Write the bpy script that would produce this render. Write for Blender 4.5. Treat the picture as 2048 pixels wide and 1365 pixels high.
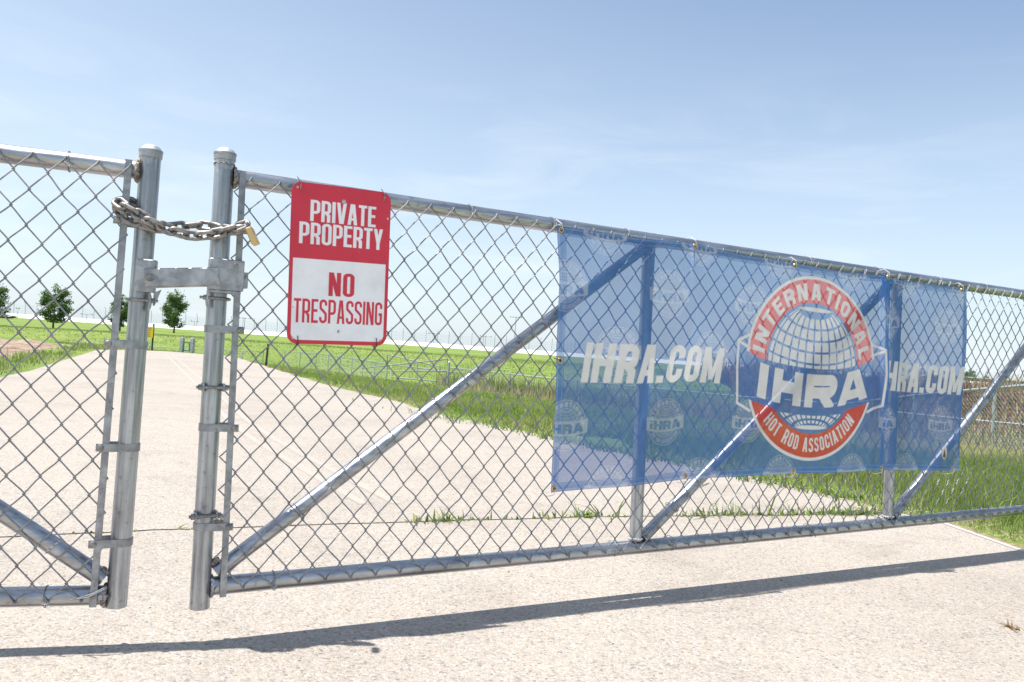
import bpy, math, random
import numpy as np
from mathutils import Vector, Matrix

random.seed(7); RNG = np.random.default_rng(11)
for o in list(bpy.data.objects): bpy.data.objects.remove(o)
S = bpy.context.scene; COL = S.collection
PI = math.pi

# ------------------------------------------------------------------ camera
ROLL, PITCH, EYE = math.radians(4.038), math.radians(0.664), 0.84
_f = Vector((0, math.cos(PITCH), math.sin(PITCH))); _u = Vector((0, -math.sin(PITCH), math.cos(PITCH))); _r = Vector((1, 0, 0))
_R = math.cos(ROLL)*_r + math.sin(ROLL)*_u; _U = math.cos(ROLL)*_u - math.sin(ROLL)*_r
cd = bpy.data.cameras.new("camera"); cam = bpy.data.objects.new("camera", cd); COL.objects.link(cam)
M = Matrix.Identity(4)
for i in range(3): M[i][0], M[i][1], M[i][2] = _R[i], _U[i], -_f[i]
M[2][3] = EYE
cam.matrix_world = M
cd.sensor_width = 36; cd.lens = 28.0; cd.clip_start = 0.05; cd.clip_end = 3000
S.camera = cam

# ------------------------------------------------------------------ light
SUN_EL, SUN_AZ = math.radians(70), math.radians(196.5)      # azimuth counted from +X
sv = Vector((math.cos(SUN_EL)*math.cos(SUN_AZ), math.cos(SUN_EL)*math.sin(SUN_AZ), math.sin(SUN_EL)))
sd = bpy.data.lights.new("sun", 'SUN'); sd.energy = 5.0; sd.angle = math.radians(0.53); sd.color = (1, .955, .89)
sun = bpy.data.objects.new("sun", sd); COL.objects.link(sun); sun.rotation_euler = sv.to_track_quat('Z', 'Y').to_euler()
sun.location = (-8, -3, 20)
W = bpy.data.worlds.new("World"); S.world = W; W.use_nodes = True
wn, wl = W.node_tree.nodes, W.node_tree.links
bg = wn['Background']; bg.inputs['Strength'].default_value = 0.105
sky = wn.new('ShaderNodeTexSky'); sky.sky_type = 'NISHITA'; sky.sun_disc = False
sky.sun_elevation = SUN_EL; sky.sun_rotation = math.atan2(sv.x, sv.y) % (2*PI)
sky.air_density = 1.0; sky.dust_density = 1.2; sky.ozone_density = 4.0; sky.altitude = 0
# thin cirrus streaks
tc = wn.new('ShaderNodeTexCoord'); mp = wn.new('ShaderNodeMapping'); mp.inputs['Scale'].default_value = (2.2, 2.2, 11); mp.inputs['Rotation'].default_value = (.25, -.35, .3)
nz = wn.new('ShaderNodeTexNoise'); nz.inputs['Scale'].default_value = 1.6; nz.inputs['Detail'].default_value = 9; nz.inputs['Roughness'].default_value = .62; nz.inputs['Distortion'].default_value = .8
cr = wn.new('ShaderNodeMapRange'); cr.inputs['From Min'].default_value = .47; cr.inputs['From Max'].default_value = .78; cr.inputs['To Max'].default_value = .50
sx = wn.new('ShaderNodeSeparateXYZ'); zr = wn.new('ShaderNodeMapRange'); zr.inputs['From Min'].default_value = .36; zr.inputs['From Max'].default_value = .1
mm = wn.new('ShaderNodeMath'); mm.operation = 'MULTIPLY'
mx = wn.new('ShaderNodeMixRGB'); mx.inputs['Color2'].default_value = (6.2, 6.6, 7.0, 1)
wl.new(tc.outputs['Generated'], mp.inputs['Vector']); wl.new(mp.outputs['Vector'], nz.inputs['Vector'])
wl.new(nz.outputs['Fac'], cr.inputs['Value']); wl.new(tc.outputs['Generated'], sx.inputs[0]); wl.new(sx.outputs['Z'], zr.inputs['Value'])
wl.new(cr.outputs[0], mm.inputs[0]); wl.new(zr.outputs[0], mm.inputs[1]); wl.new(mm.outputs[0], mx.inputs['Fac'])
hz = wn.new('ShaderNodeMapRange'); hz.inputs['From Min'].default_value = 0; hz.inputs['From Max'].default_value = .45; hz.inputs['To Min'].default_value = .80; hz.inputs['To Max'].default_value = .15
veil = wn.new('ShaderNodeMixRGB'); veil.inputs['Color2'].default_value = (5.55, 6.3, 6.75, 1)      # thin high summer haze
wl.new(sx.outputs['Z'], hz.inputs['Value']); vd = wn.new('ShaderNodeVectorMath'); vd.operation = 'DOT_PRODUCT'; vd.inputs[1].default_value = tuple(sv); wl.new(tc.outputs['Generated'], vd.inputs[0])
va = wn.new('ShaderNodeMapRange'); va.inputs['From Min'].default_value = .1; va.inputs['From Max'].default_value = .5; va.inputs['To Min'].default_value = -.10; va.inputs['To Max'].default_value = .10; wl.new(vd.outputs['Value'], va.inputs['Value'])
vs = wn.new('ShaderNodeMath'); vs.operation = 'ADD'; vs.use_clamp = True; wl.new(hz.outputs[0], vs.inputs[0]); wl.new(va.outputs[0], vs.inputs[1]); wl.new(vs.outputs[0], veil.inputs['Fac']); wl.new(sky.outputs['Color'], veil.inputs['Color1']); wl.new(veil.outputs[0], mx.inputs['Color1']); wl.new(mx.outputs['Color'], bg.inputs['Color'])

S.view_settings.view_transform = 'Standard'; S.view_settings.look = 'None'
S.view_settings.exposure = 0.70; S.view_settings.gamma = 1.0
S.cycles.max_bounces = 8; S.cycles.transparent_max_bounces = 24
S.cycles.sample_clamp_indirect = 6

# ------------------------------------------------------------------ materials
def lin(r, g, b): return tuple(((c/255+.055)/1.055)**2.4 if c > 10 else c/255/12.92 for c in (r, g, b)) + (1,)
def mat(name, col, rough=.6, metal=0., spec=.5):
    m = bpy.data.materials.new(name); m.use_nodes = True
    b = m.node_tree.nodes['Principled BSDF']
    b.inputs['Base Color'].default_value = tuple(col[:3])+(1,); b.inputs['Roughness'].default_value = rough
    b.inputs['Metallic'].default_value = metal; b.inputs['Specular IOR Level'].default_value = spec
    return m
def N(m, t, **k):
    n = m.node_tree.nodes.new(t)
    for a, v in k.items(): setattr(n, a, v)
    return n
def ramp(m, stops, interp='LINEAR'):
    n = N(m, 'ShaderNodeValToRGB'); e = n.color_ramp.elements; n.color_ramp.interpolation = interp
    while len(e) < len(stops): e.new(.5)
    for q, (p, c) in zip(e, stops): q.position = p; q.color = tuple(c[:3])+(1,)
    return n
def noise(m, sc, det=5, rough=.55, vec=None, dist=0):
    n = N(m, 'ShaderNodeTexNoise'); n.inputs['Scale'].default_value = sc; n.inputs['Detail'].default_value = det
    n.inputs['Roughness'].default_value = rough; n.inputs['Distortion'].default_value = dist
    if vec: m.node_tree.links.new(vec, n.inputs['Vector'])
    return n
def lk(m, a, b): m.node_tree.links.new(a, b)
def bsdf(m): return m.node_tree.nodes['Principled BSDF']
def bump(m, h, strength, dist=.01):
    n = N(m, 'ShaderNodeBump'); n.inputs['Strength'].default_value = strength; n.inputs['Distance'].default_value = dist
    lk(m, h, n.inputs['Height']); lk(m, n.outputs[0], bsdf(m).inputs['Normal'])
def geo(m): return N(m, 'ShaderNodeNewGeometry').outputs['Position']
def obj3(m): return N(m, 'ShaderNodeTexCoord').outputs['Object']

def galv(name, c0, c1, rough, metal, stretch=(40, 40, 6), dark=.0):
    m = mat(name, c0, rough, metal)
    v = obj3(m); mpg = N(m, 'ShaderNodeMapping'); mpg.inputs['Scale'].default_value = stretch; lk(m, v, mpg.inputs['Vector'])
    a = noise(m, 1.0, 7, .62, mpg.outputs[0], .3); b = noise(m, 55, 4, .6, v); g = noise(m, 7, 3, .5, v)
    r = ramp(m, [(.32, tuple(x*.8 for x in c1[:3])), (.44, c1), (.56, c0), (.72, tuple(min(1, x*1.22) for x in c0[:3]))]); lk(m, a.outputs['Fac'], r.inputs[0])
    d = ramp(m, [(.33, (.34, .30, .27)), (.41, (1, 1, 1))]); lk(m, b.outputs['Fac'], d.inputs[0])
    gg = ramp(m, [(.35, (.8, .8, .82)), (.65, (1.0, 1.0, 1.0))]); lk(m, g.outputs['Fac'], gg.inputs[0])
    x = N(m, 'ShaderNodeMixRGB', blend_type='MULTIPLY'); x.inputs['Fac'].default_value = .38; lk(m, r.outputs[0], x.inputs[1]); lk(m, d.outputs[0], x.inputs[2])
    y = N(m, 'ShaderNodeMixRGB', blend_type='MULTIPLY'); y.inputs['Fac'].default_value = 1; lk(m, x.outputs[0], y.inputs[1]); lk(m, gg.outputs[0], y.inputs[2])
    lk(m, y.outputs[0], bsdf(m).inputs['Base Color'])
    rr = N(m, 'ShaderNodeMapRange'); rr.inputs['To Min'].default_value = rough-.1; rr.inputs['To Max'].default_value = rough+.16; lk(m, a.outputs['Fac'], rr.inputs['Value']); lk(m, rr.outputs[0], bsdf(m).inputs['Roughness'])
    bump(m, a.outputs['Fac'], .12, .002)
    return m
M_POST = galv('galvanised_post', (.50, .52, .55), (.36, .375, .40), .36, .85, (75, 75, 3.5))
M_RAIL = galv('galvanised_rail', (.50, .51, .53), (.38, .395, .41), .30, .92, (5, 45, 45))
M_WIRE = galv('galvanised_wire', (.36, .365, .375), (.28, .285, .295), .55, .5, (30, 30, 30))
M_BAND = galv('galvanised_strap', (.40, .415, .43), (.31, .32, .335), .46, .75, (30, 30, 30))
M_CAST = galv('cast_steel', (.47, .48, .505), (.34, .35, .37), .46, .6, (25, 25, 25))
M_CHAIN = galv('weathered_chain', (.36, .345, .33), (.26, .245, .23), .45, .7, (50, 50, 50))
M_BOLT = galv('bolt_steel', (.36, .35, .34), (.25, .24, .23), .4, .8, (60, 60, 60))
M_WELD = galv('weld_scale', (.44, .39, .34), (.24, .19, .155), .7, .35, (120, 120, 120))
M_BRASS = mat('brass', (.75, .50, .20), .32, .9); _n = noise(M_BRASS, 60, 3); _r2 = ramp(M_BRASS, [(.3, (.55, .34, .12)), (.7, (.82, .58, .27))]); lk(M_BRASS, _n.outputs['Fac'], _r2.inputs[0]); lk(M_BRASS, _r2.outputs[0], bsdf(M_BRASS).inputs['Base Color'])
M_DARK = mat('dark_void', (.02, .02, .022), .7)
M_TIEW = mat('white_zip_tie', (.72, .72, .70), .4)
M_BLACKTIE = mat('dark_tie', (.06, .05, .05), .5)
M_ALU = mat('bare_aluminium', (.6, .6, .62), .4, .8)

# ------------------------------------------------------------------ mesh builder
class MB:
    def __init__(s): s.v = []; s.f = []; s.n = 0
    def add(s, V, F):
        V = np.asarray(V, float).reshape(-1, 3); s.v.append(V); s.f += [tuple(i+s.n for i in q) for q in F]; s.n += len(V); return s
    def tube(s, P, r, k=10, closed=False, caps=True):
        P = np.asarray(P, float); n = len(P); r = np.broadcast_to(r, n)
        if closed: T = np.roll(P, -1, 0)-np.roll(P, 1, 0)
        else: T = np.gradient(P, axis=0)
        T = T/np.maximum(np.linalg.norm(T, axis=1, keepdims=True), 1e-12)
        a = np.array([0, 0, 1.]) if abs(T[0][2]) < .9 else np.array([1., 0, 0])
        A = np.cross(T[0], a); A /= np.linalg.norm(A); V = []
        th = np.arange(k)*2*PI/k
        for i in range(n):
            A = A-T[i]*(A@T[i]); A /= np.linalg.norm(A); B = np.cross(T[i], A)
            V.append(P[i]+r[i]*(np.cos(th)[:, None]*A+np.sin(th)[:, None]*B))
        F = []
        for i in range(n if closed else n-1):
            j = (i+1) % n
            for q in range(k): F.append((i*k+q, i*k+(q+1) % k, j*k+(q+1) % k, j*k+q))
        if not closed and caps: F += [tuple(range(k))[::-1], tuple((n-1)*k+q for q in range(k))]
        return s.add(np.concatenate(V), F)
    def box(s, c, size, R=None, bev=0.):
        x, y, z = [d/2 for d in size]
        if bev <= 0:
            V = np.array([(a*x, b*y, d*z) for a in (-1, 1) for b in (-1, 1) for d in (-1, 1)])
            F = [(0, 1, 3, 2), (4, 6, 7, 5), (0, 4, 5, 1), (2, 3, 7, 6), (0, 2, 6, 4), (1, 5, 7, 3)]
        else:
            V = []; F = []; idx = {}
            for a in (-1, 1):
                for b in (-1, 1):
                    for d in (-1, 1):
                        for ax in range(3):
                            p = [a*x, b*y, d*z]
                            for o in range(3):
                                if o != ax: p[o] -= (a, b, d)[o]*bev
                            idx[(a, b, d, ax)] = len(V); V.append(p)
            for ax in range(3):
                o1, o2 = [o for o in range(3) if o != ax]
                for sg in (-1, 1):
                    q = []
                    for u, w in ((-1, -1), (1, -1), (1, 1), (-1, 1)):
                        t = [0, 0, 0]; t[ax] = sg; t[o1] = u; t[o2] = w; q.append(idx[tuple(t)+(ax,)])
                    F.append(tuple(q))
            for ax in range(3):
                o1, o2 = [o for o in range(3) if o != ax]
                for u in (-1, 1):
                    for w in (-1, 1):
                        t0 = [0, 0, 0]; t1 = [0, 0, 0]; t0[ax] = -1; t1[ax] = 1
                        for t in (t0, t1): t[o1] = u; t[o2] = w
                        F.append((idx[tuple(t0)+(o1,)], idx[tuple(t1)+(o1,)], idx[tuple(t1)+(o2,)], idx[tuple(t0)+(o2,)]))
            for a in (-1, 1):
                for b in (-1, 1):
                    for d in (-1, 1): F.append(tuple(idx[(a, b, d, ax)] for ax in range(3)))
            V = np.array(V)
        if R is not None: V = V@np.asarray(R).T
        return s.add(V+np.asarray(c), F)
    def lathe(s, prof, c=(0, 0, 0), k=24, R=None):
        V = []; F = []; n = len(prof)
        for r, z in prof:
            for q in range(k): V.append((r*math.cos(2*PI*q/k), r*math.sin(2*PI*q/k), z))
        for i in range(n-1):
            for q in range(k): F.append((i*k+q, i*k+(q+1) % k, (i+1)*k+(q+1) % k, (i+1)*k+q))
        F += [tuple(range(k))[::-1], tuple((n-1)*k+q for q in range(k))]
        V = np.array(V)
        if R is not None: V = V@np.asarray(R).T
        return s.add(V+np.asarray(c), F)
    def strip(s, P, halfw, thick, axis):
        """flat strap along path P, width along axis, thickness across"""
        P = np.asarray(P, float); n = len(P); ax = np.asarray(axis, float); T = np.gradient(P, axis=0); T /= np.linalg.norm(T, axis=1, keepdims=True)
        Nn = np.cross(T, ax); Nn /= np.linalg.norm(Nn, axis=1, keepdims=True)
        V = []; F = []
        for i in range(n):
            for a, b in ((-1, -1), (1, -1), (1, 1), (-1, 1)): V.append(P[i]+ax*halfw*a+Nn[i]*thick/2*b)
        for i in range(n-1):
            for q in range(4): F.append((i*4+q, i*4+(q+1) % 4, i*4+4+(q+1) % 4, i*4+4+q))
        F += [(3, 2, 1, 0), (n*4-4, n*4-3, n*4-2, n*4-1)]
        return s.add(V, F)
    def build(s, name, m, parent=None, smooth=True, loc=None, autosharp=True, **props):
        V = np.concatenate(s.v) if s.v else np.zeros((0, 3))
        me = bpy.data.meshes.new(name); me.from_pydata(V.tolist(), [], s.f)
        me.materials.append(m)
        if smooth:
            me.polygons.foreach_set('use_smooth', np.ones(len(me.polygons), bool))
            if autosharp: me.set_sharp_from_angle(angle=math.radians(38))
        o = bpy.data.objects.new(name, me); COL.objects.link(o)
        if parent: o.parent = parent
        if loc is not None: o.location = loc
        for k2, v2 in props.items(): o[k2] = v2
        return o
def empty(name, label, cat, loc=(0, 0, 0), group=None, mtx=None):
    o = bpy.data.objects.new(name, None); COL.objects.link(o); o.empty_display_size = .1
    if mtx is not None: o.matrix_world = mtx
    else: o.location = loc
    tag(o, label, cat, group); return o
def tag(o, label, cat, group=None):
    o['label'] = label; o['category'] = cat
    if group: o['group'] = group
    return o
def arr(*p): return np.array(p, float)
ROT = {'x': np.array([[0, 0, 1], [0, 1, 0], [-1, 0, 0]], float), 'y': np.array([[1, 0, 0], [0, 0, -1], [0, 1, 0]], float).T, 'z': np.eye(3)}   # send local z to that axis
def smooth(x, a, b):
    t = np.clip((np.asarray(x, float)-a)/(b-a), 0, 1); return t*t*(3-2*t)

# ------------------------------------------------------------------ terrain
DITCH = np.array([(-60, 47), (-28, 45.5), (-17.3, 46.5), (-14.2, 50), (-9, 45), (-2.8, 36), (1.9, 32.5), (7.9, 26), (11.5, 21), (12.6, 17), (13.2, 12), (14, 4)], float)
def ditch_d(x, y):
    P = np.stack([np.asarray(x, float), np.asarray(y, float)], -1); best = np.full(P.shape[:-1], 1e9)
    for a, b in zip(DITCH[:-1], DITCH[1:]):
        d = b-a; t = np.clip(((P-a)@d)/(d@d), 0, 1); best = np.minimum(best, np.linalg.norm(P-a-t[..., None]*d, axis=-1))
    return best
def terrain(x, y):
    x = np.asarray(x, float); y = np.asarray(y, float)
    d = ditch_d(x, y); fall = smooth(y, 8, 20)
    z = -1.2*np.clip(1-d/15.5, 0, 1)**1.15*fall
    z = z-.28*smooth(-x, 30, 55)*smooth(y, 50, 62)
    return z

GRASS = mat('field_grass', (.12, .2, .03), .9, 0, .2)
_p = geo(GRASS); _a = noise(GRASS, .06, 5, .6, _p); _b = noise(GRASS, 1.1, 6, .65, _p); _c = noise(GRASS, 14, 4, .7, _p)
_r1 = ramp(GRASS, [(.3, (.130, .195, .042)), (.5, (.170, .240, .055)), (.7, (.25, .285, .09))]); lk(GRASS, _a.outputs['Fac'], _r1.inputs[0])
_r3 = ramp(GRASS, [(.25, (.55, .6, .5)), (.5, (1, 1, 1)), (.75, (1.25, 1.15, .9))]); lk(GRASS, _b.outputs['Fac'], _r3.inputs[0])
_r4 = ramp(GRASS, [(.3, (.6, .65, .6)), (.7, (1.2, 1.2, 1.1))]); lk(GRASS, _c.outputs['Fac'], _r4.inputs[0])
_x = N(GRASS, 'ShaderNodeMixRGB', blend_type='MULTIPLY'); _x.inputs[0].default_value = .8; lk(GRASS, _r1.outputs[0], _x.inputs[1]); lk(GRASS, _r3.outputs[0], _x.inputs[2])
_y = N(GRASS, 'ShaderNodeMixRGB', blend_type='MULTIPLY'); _y.inputs[0].default_value = .8; lk(GRASS, _x.outputs[0], _y.inputs[1]); lk(GRASS, _r4.outputs[0], _y.inputs[2])
lk(GRASS, _y.outputs[0], bsdf(GRASS).inputs['Base Color']); bump(GRASS, _c.outputs['Fac'], .8, .06)

def grid_mesh(xs, ys, zf, name, m, kind):
    X, Y = np.meshgrid(xs, ys); Z = zf(X, Y); nx, ny = len(xs), len(ys)
    mb = MB(); idx = np.arange(nx*ny).reshape(ny, nx)
    F = np.stack([idx[:-1, :-1], idx[:-1, 1:], idx[1:, 1:], idx[1:, :-1]], -1).reshape(-1, 4)
    mb.add(np.stack([X, Y, Z], -1).reshape(-1, 3), F.tolist()); return mb.build(name, m, kind=kind, autosharp=False)
xs = np.concatenate([np.linspace(-900, -70, 20), np.linspace(-66, 60, 127), np.linspace(66, 900, 20)])
ys = np.concatenate([np.linspace(-40, 0, 6), np.linspace(1, 70, 90), np.linspace(74, 140, 18), np.linspace(150, 1500, 16)])
grid_mesh(xs, ys, lambda x, y: terrain(x, y)-.012, 'grass_field', GRASS, 'structure')

# road: one pale exposed-aggregate sheet, two slabs with an open joint between
ROAD = mat('exposed_aggregate', (.6, .55, .5), .85, 0, .3)
_p = geo(ROAD)
_v = N(ROAD, 'ShaderNodeTexVoronoi'); _v.inputs['Scale'].default_value = 120; lk(ROAD, _p, _v.inputs['Vector'])
_v2 = N(ROAD, 'ShaderNodeTexVoronoi'); _v2.inputs['Scale'].default_value = 260; lk(ROAD, _p, _v2.inputs['Vector'])
_h = N(ROAD, 'ShaderNodeSeparateColor'); lk(ROAD, _v.outputs['Color'], _h.inputs[0])
_h2 = N(ROAD, 'ShaderNodeSeparateColor'); lk(ROAD, _v2.outputs['Color'], _h2.inputs[0])
_st = ramp(ROAD, [(0, (.25, .235, .225)), (.08, (.36, .325, .295)), (.3, (.425, .385, .35)), (.55, (.46, .425, .39)), (.75, (.475, .42, .36)), (.86, (.39, .375, .365)), (1, (.54, .515, .49))]); lk(ROAD, _h.outputs[0], _st.inputs[0])
_st2 = ramp(ROAD, [(0, (.62, .6, .58)), (.2, (.9, .88, .86)), (.6, (1.05, 1.03, 1.0)), (1, (1.15, 1.12, 1.08))]); lk(ROAD, _h2.outputs[1], _st2.inputs[0])
_m1 = N(ROAD, 'ShaderNodeMixRGB', blend_type='MULTIPLY'); _m1.inputs[0].default_value = .75; lk(ROAD, _st.outputs[0], _m1.inputs[1]); lk(ROAD, _st2.outputs[0], _m1.inputs[2])
_big = noise(ROAD, .55, 6, .6, _p); _bigr = ramp(ROAD, [(.3, (.71, .70, .68)), (.5, (.80, .795, .78)), (.72, (.86, .85, .825))]); lk(ROAD, _big.outputs['Fac'], _bigr.inputs[0])
_m2 = N(ROAD, 'ShaderNodeMixRGB', blend_type='MULTIPLY'); _m2.inputs[0].default_value = 1; lk(ROAD, _m1.outputs[0], _m2.inputs[1]); lk(ROAD, _bigr.outputs[0], _m2.inputs[2])
_w1 = noise(ROAD, 2.1, 7, .65, _p, 1.2); _w1r = ramp(ROAD, [(.30, (.86, .85, .84)), (.46, (1, 1, 1)), (.7, (1.03, 1.02, 1.0))]); lk(ROAD, _w1.outputs['Fac'], _w1r.inputs[0])
_w2 = noise(ROAD, 17, 3, .5, _p); _w2r = ramp(ROAD, [(.22, (.72, .70, .68)), (.30, (1, 1, 1))]); lk(ROAD, _w2.outputs['Fac'], _w2r.inputs[0])
_m3 = N(ROAD, 'ShaderNodeMixRGB', blend_type='MULTIPLY'); _m3.inputs[0].default_value = .9; lk(ROAD, _m2.outputs[0], _m3.inputs[1]); lk(ROAD, _w1r.outputs[0], _m3.inputs[2])
_m4 = N(ROAD, 'ShaderNodeMixRGB', blend_type='MULTIPLY'); _m4.inputs[0].default_value = .8; lk(ROAD, _m3.outputs[0], _m4.inputs[1]); lk(ROAD, _w2r.outputs[0], _m4.inputs[2])
lk(ROAD, _m4.outputs[0], bsdf(ROAD).inputs['Base Color'])
_ad = N(ROAD, 'ShaderNodeMath', operation='ADD'); lk(ROAD, _v.outputs['Distance'], _ad.inputs[0]); lk(ROAD, _v2.outputs['Distance'], _ad.inputs[1])
_inv = N(ROAD, 'ShaderNodeMath', operation='MULTIPLY'); _inv.inputs[1].default_value = -1; lk(ROAD, _ad.outputs[0], _inv.inputs[0])
bump(ROAD, _inv.outputs[0], .42, .005)

JOINT = [(-7.5, -.3), (-4.5, 1.55), (-3, 2.38), (-1.875, 3.016), (-1.421, 3.265), (-.8, 3.577), (-.237, 3.846), (.526, 4.195), (1.75, 4.663), (2.42, 4.92)]
def wob(P, amp, step):
    P = np.asarray(P, float); out = []
    for a, b in zip(P[:-1], P[1:]):
        n = max(1, int(np.linalg.norm(b-a)/step))
        for i in range(n): out.append(a+(b-a)*i/n+RNG.normal(0, amp, 2))
    out.append(P[-1]); return np.array(out)
jl = wob(JOINT, .006, .09)
EDGE_FAR = [(2.40, 4.98), (2.36, 5.35), (2.148, 5.76), (1.888, 6.097), (1.215, 6.882), (.493, 7.905), (-.738, 9.561), (-1.578, 11.3), (-2.742, 13.2), (-4.192, 15.994), (-6.512, 20.784), (-9.0, 25.9)]
EDGE_LEFT = [(-11.4, 26.4), (-12.1, 25.0), (-12.088, 23.331), (-9.119, 16.348), (-7.393, 12.312), (-6.777, 10.633), (-6.8, 6), (-7.5, -.3)]
def poly(name, pts, z, m, thick=.03, parent=None, **pr):
    mb = MB(); n = len(pts); V = [(p[0], p[1], z) for p in pts]+[(p[0], p[1], z-thick) for p in pts]
    mb.add(V, [tuple(range(n))]+([(i, i+n, (i+1) % n+n, (i+1) % n) for i in range(n)] if thick > 0 else []))
    return mb.build(name, m, parent, smooth=False, **pr)
jn = jl+np.array([-.005, .010]); jf = jl+np.array([.004, -.007])
ef = wob(EDGE_FAR, .03, .35)
poly('road', [tuple(p) for p in jn]+[tuple(p) for p in ef]+EDGE_LEFT[:-1], 0, ROAD, kind='structure')
poly('driveway_apron', [(-7.5, -8), (2.9, -8), (2.74, 1), (2.66, 4.05), (2.60, 4.7), (2.44, 4.91)]+[tuple(p) for p in jf[::-1]], 0, ROAD, kind='structure')
SOIL = mat('joint_soil', (.11, .085, .06), 1, 0, .1); _n = noise(SOIL, 60, 4); _q = ramp(SOIL, [(.35, (.07, .05, .035)), (.65, (.2, .16, .11))]); lk(SOIL, _n.outputs['Fac'], _q.inputs[0]); lk(SOIL, _q.outputs[0], bsdf(SOIL).inputs['Base Color'])
poly('joint_crack', [tuple(p) for p in jl+np.array([-.03, .05])]+[tuple(p) for p in (jl+np.array([.03, -.05]))[::-1]], -.008, SOIL, .01, kind='structure')
CONC = mat('pale_concrete', (.72, .70, .66), .8); _n = noise(CONC, 18, 5); _q = ramp(CONC, [(.3, (.36, .34, .315)), (.7, (.46, .44, .415))]); lk(CONC, _n.outputs['Fac'], _q.inputs[0]); lk(CONC, _q.outputs[0], bsdf(CONC).inputs['Base Color'])
poly('edge_strip', [(2.665, 4.05), (2.605, 4.7), (2.44, 4.92), (2.46, 4.935), (2.64, 4.72), (2.70, 4.055), (2.775, 1), (2.74, 1)], .004, CONC, .03, kind='structure')
# faint worn yellow lines on the far road
YEL = mat('worn_yellow_paint', (.66, .55, .36), .8); _p = geo(YEL); _n = noise(YEL, 30, 5, .7, _p); _q = ramp(YEL, [(.45, (.335, .305, .272)), (.7, (.375, .33, .255))]); lk(YEL, _n.outputs['Fac'], _q.inputs[0]); lk(YEL, _q.outputs[0], bsdf(YEL).inputs['Base Color'])
LN = np.array([(-10.02, 23.14), (-5.135, 12.85), (-2.634, 7.483), (-1.984, 6.221), (-1.006, 4.551), (-.72, 4.08)])
for off in (0, .16):
    a = LN+np.array([off, off*.4]); poly('yellow_line', [tuple(p) for p in a]+[tuple(p+np.array([.05, .02])) for p in a[::-1]], .002, YEL, 0, kind='structure')
# worn soil shoulder between the paving and the grass
SHO = mat('shoulder_soil', (.3, .24, .16), 1, 0, .1); _p = geo(SHO); _n = noise(SHO, 22, 7, .7, _p); _q = ramp(SHO, [(.33, (.17, .13, .085)), (.48, (.30, .235, .155)), (.6, (.40, .33, .23)), (.7, (.24, .26, .10))]); lk(SHO, _n.outputs['Fac'], _q.inputs[0]); lk(SHO, _q.outputs[0], bsdf(SHO).inputs['Base Color']); bump(SHO, _n.outputs['Fac'], 1, .03)
def shoulder(pts, w0, w1):
    P = wob(pts, .0, .12); T = np.gradient(P, axis=0); T /= np.linalg.norm(T, axis=1, keepdims=True); Nn = np.stack([T[:, 1], -T[:, 0]], 1); n = len(P)
    w = np.linspace(w0, w1, n)*(1+.35*np.sin(np.arange(n)*.9)+RNG.normal(0, .2, n)); w = np.maximum(w, .03); Q = P+Nn*w[:, None]; P2 = P-Nn*.06
    V = np.concatenate([np.c_[P2, np.full(n, -.006)], np.c_[Q, terrain(Q[:, 0], Q[:, 1])-.010]]); MB().add(V, [(i, i+n, i+n+1, i+1) for i in range(n-1)]).build('soil_shoulder', SHO, kind='structure', autosharp=False)
shoulder([(2.44, 4.92), (2.66, 4.74), (2.72, 4.06), (2.8, 1), (2.9, -3)], .34, .34)
shoulder([(p[0], p[1]) for p in ef[::-1]], .10, .30)

# bare earth left of the road
DIRT = mat('bare_earth', (.3, .2, .14), 1, 0, .1); _p = geo(DIRT); _n = noise(DIRT, 2.2, 8, .7, _p); _q = ramp(DIRT, [(.32, (.20, .13, .09)), (.5, (.34, .25, .19)), (.66, (.46, .38, .30))]); lk(DIRT, _n.outputs['Fac'], _q.inputs[0]); lk(DIRT, _q.outputs[0], bsdf(DIRT).inputs['Base Color']); bump(DIRT, _n.outputs['Fac'], 1, .2)
def dirt_z(x, y):
    r = np.zeros_like(x)
    for k in range(9):
        a = RNG.uniform(0, 2*PI); w = RNG.uniform(1.5, 6); r += np.sin(w*(x*math.cos(a)+y*math.sin(a))+RNG.uniform(0, 6))
    return .03*r
_t = np.linspace(0, 1, 40); _w = np.linspace(0, 1, 60)
A0, A1 = arr(-8.0, 11.8), arr(-14.2, 26.6); B0, B1 = arr(-26, 9), arr(-30, 29)
T_, W_ = np.meshgrid(_t, _w); PX = (A0+(A1-A0)*T_[..., None])*(1-W_[..., None])+(B0+(B1-B0)*T_[..., None])*W_[..., None]
PX = PX+RNG.normal(0, .06, PX.shape); fade = np.minimum(np.minimum(T_, 1-T_)*6, np.minimum(W_*8, 1)); fade = np.clip(fade, 0, 1)
Z_ = terrain(PX[..., 0], PX[..., 1])+(.05+dirt_z(PX[..., 0], PX[..., 1]))*fade-.02*(1-fade)
idx = np.arange(T_.size).reshape(T_.shape); F_ = np.stack([idx[:-1, :-1], idx[:-1, 1:], idx[1:, 1:], idx[1:, :-1]], -1).reshape(-1, 4)
MB().add(np.concatenate([PX, Z_[..., None]], -1).reshape(-1, 3), F_.tolist()).build('dirt_patch', DIRT, kind='structure', autosharp=False)

# ------------------------------------------------------------------ gate helpers (local axes: x along the leaf, y away from the road user, z up)
def leaf_matrix(O, es, et):
    es, et = Vector(es), Vector(et); y = et.cross(es)
    m = Matrix.Identity(4)
    for i in range(3): m[i][0], m[i][1], m[i][2], m[i][3] = es[i], y[i], et[i], O[i]
    return m
MR = leaf_matrix((-.78195, 2.13127, .15224), (.869887, .493041, .0143606), (-.0211081, .0081227, .9997442))
ML = leaf_matrix((-.97243, 2.06793, .13739), (.95686, .290549, -.000347), (.00022, .00046921, 1.0))
RP_, RR, RB = .0255, .0235, .0212
def local(mtx, p): return np.array(mtx.inverted() @ Vector(p))

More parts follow.
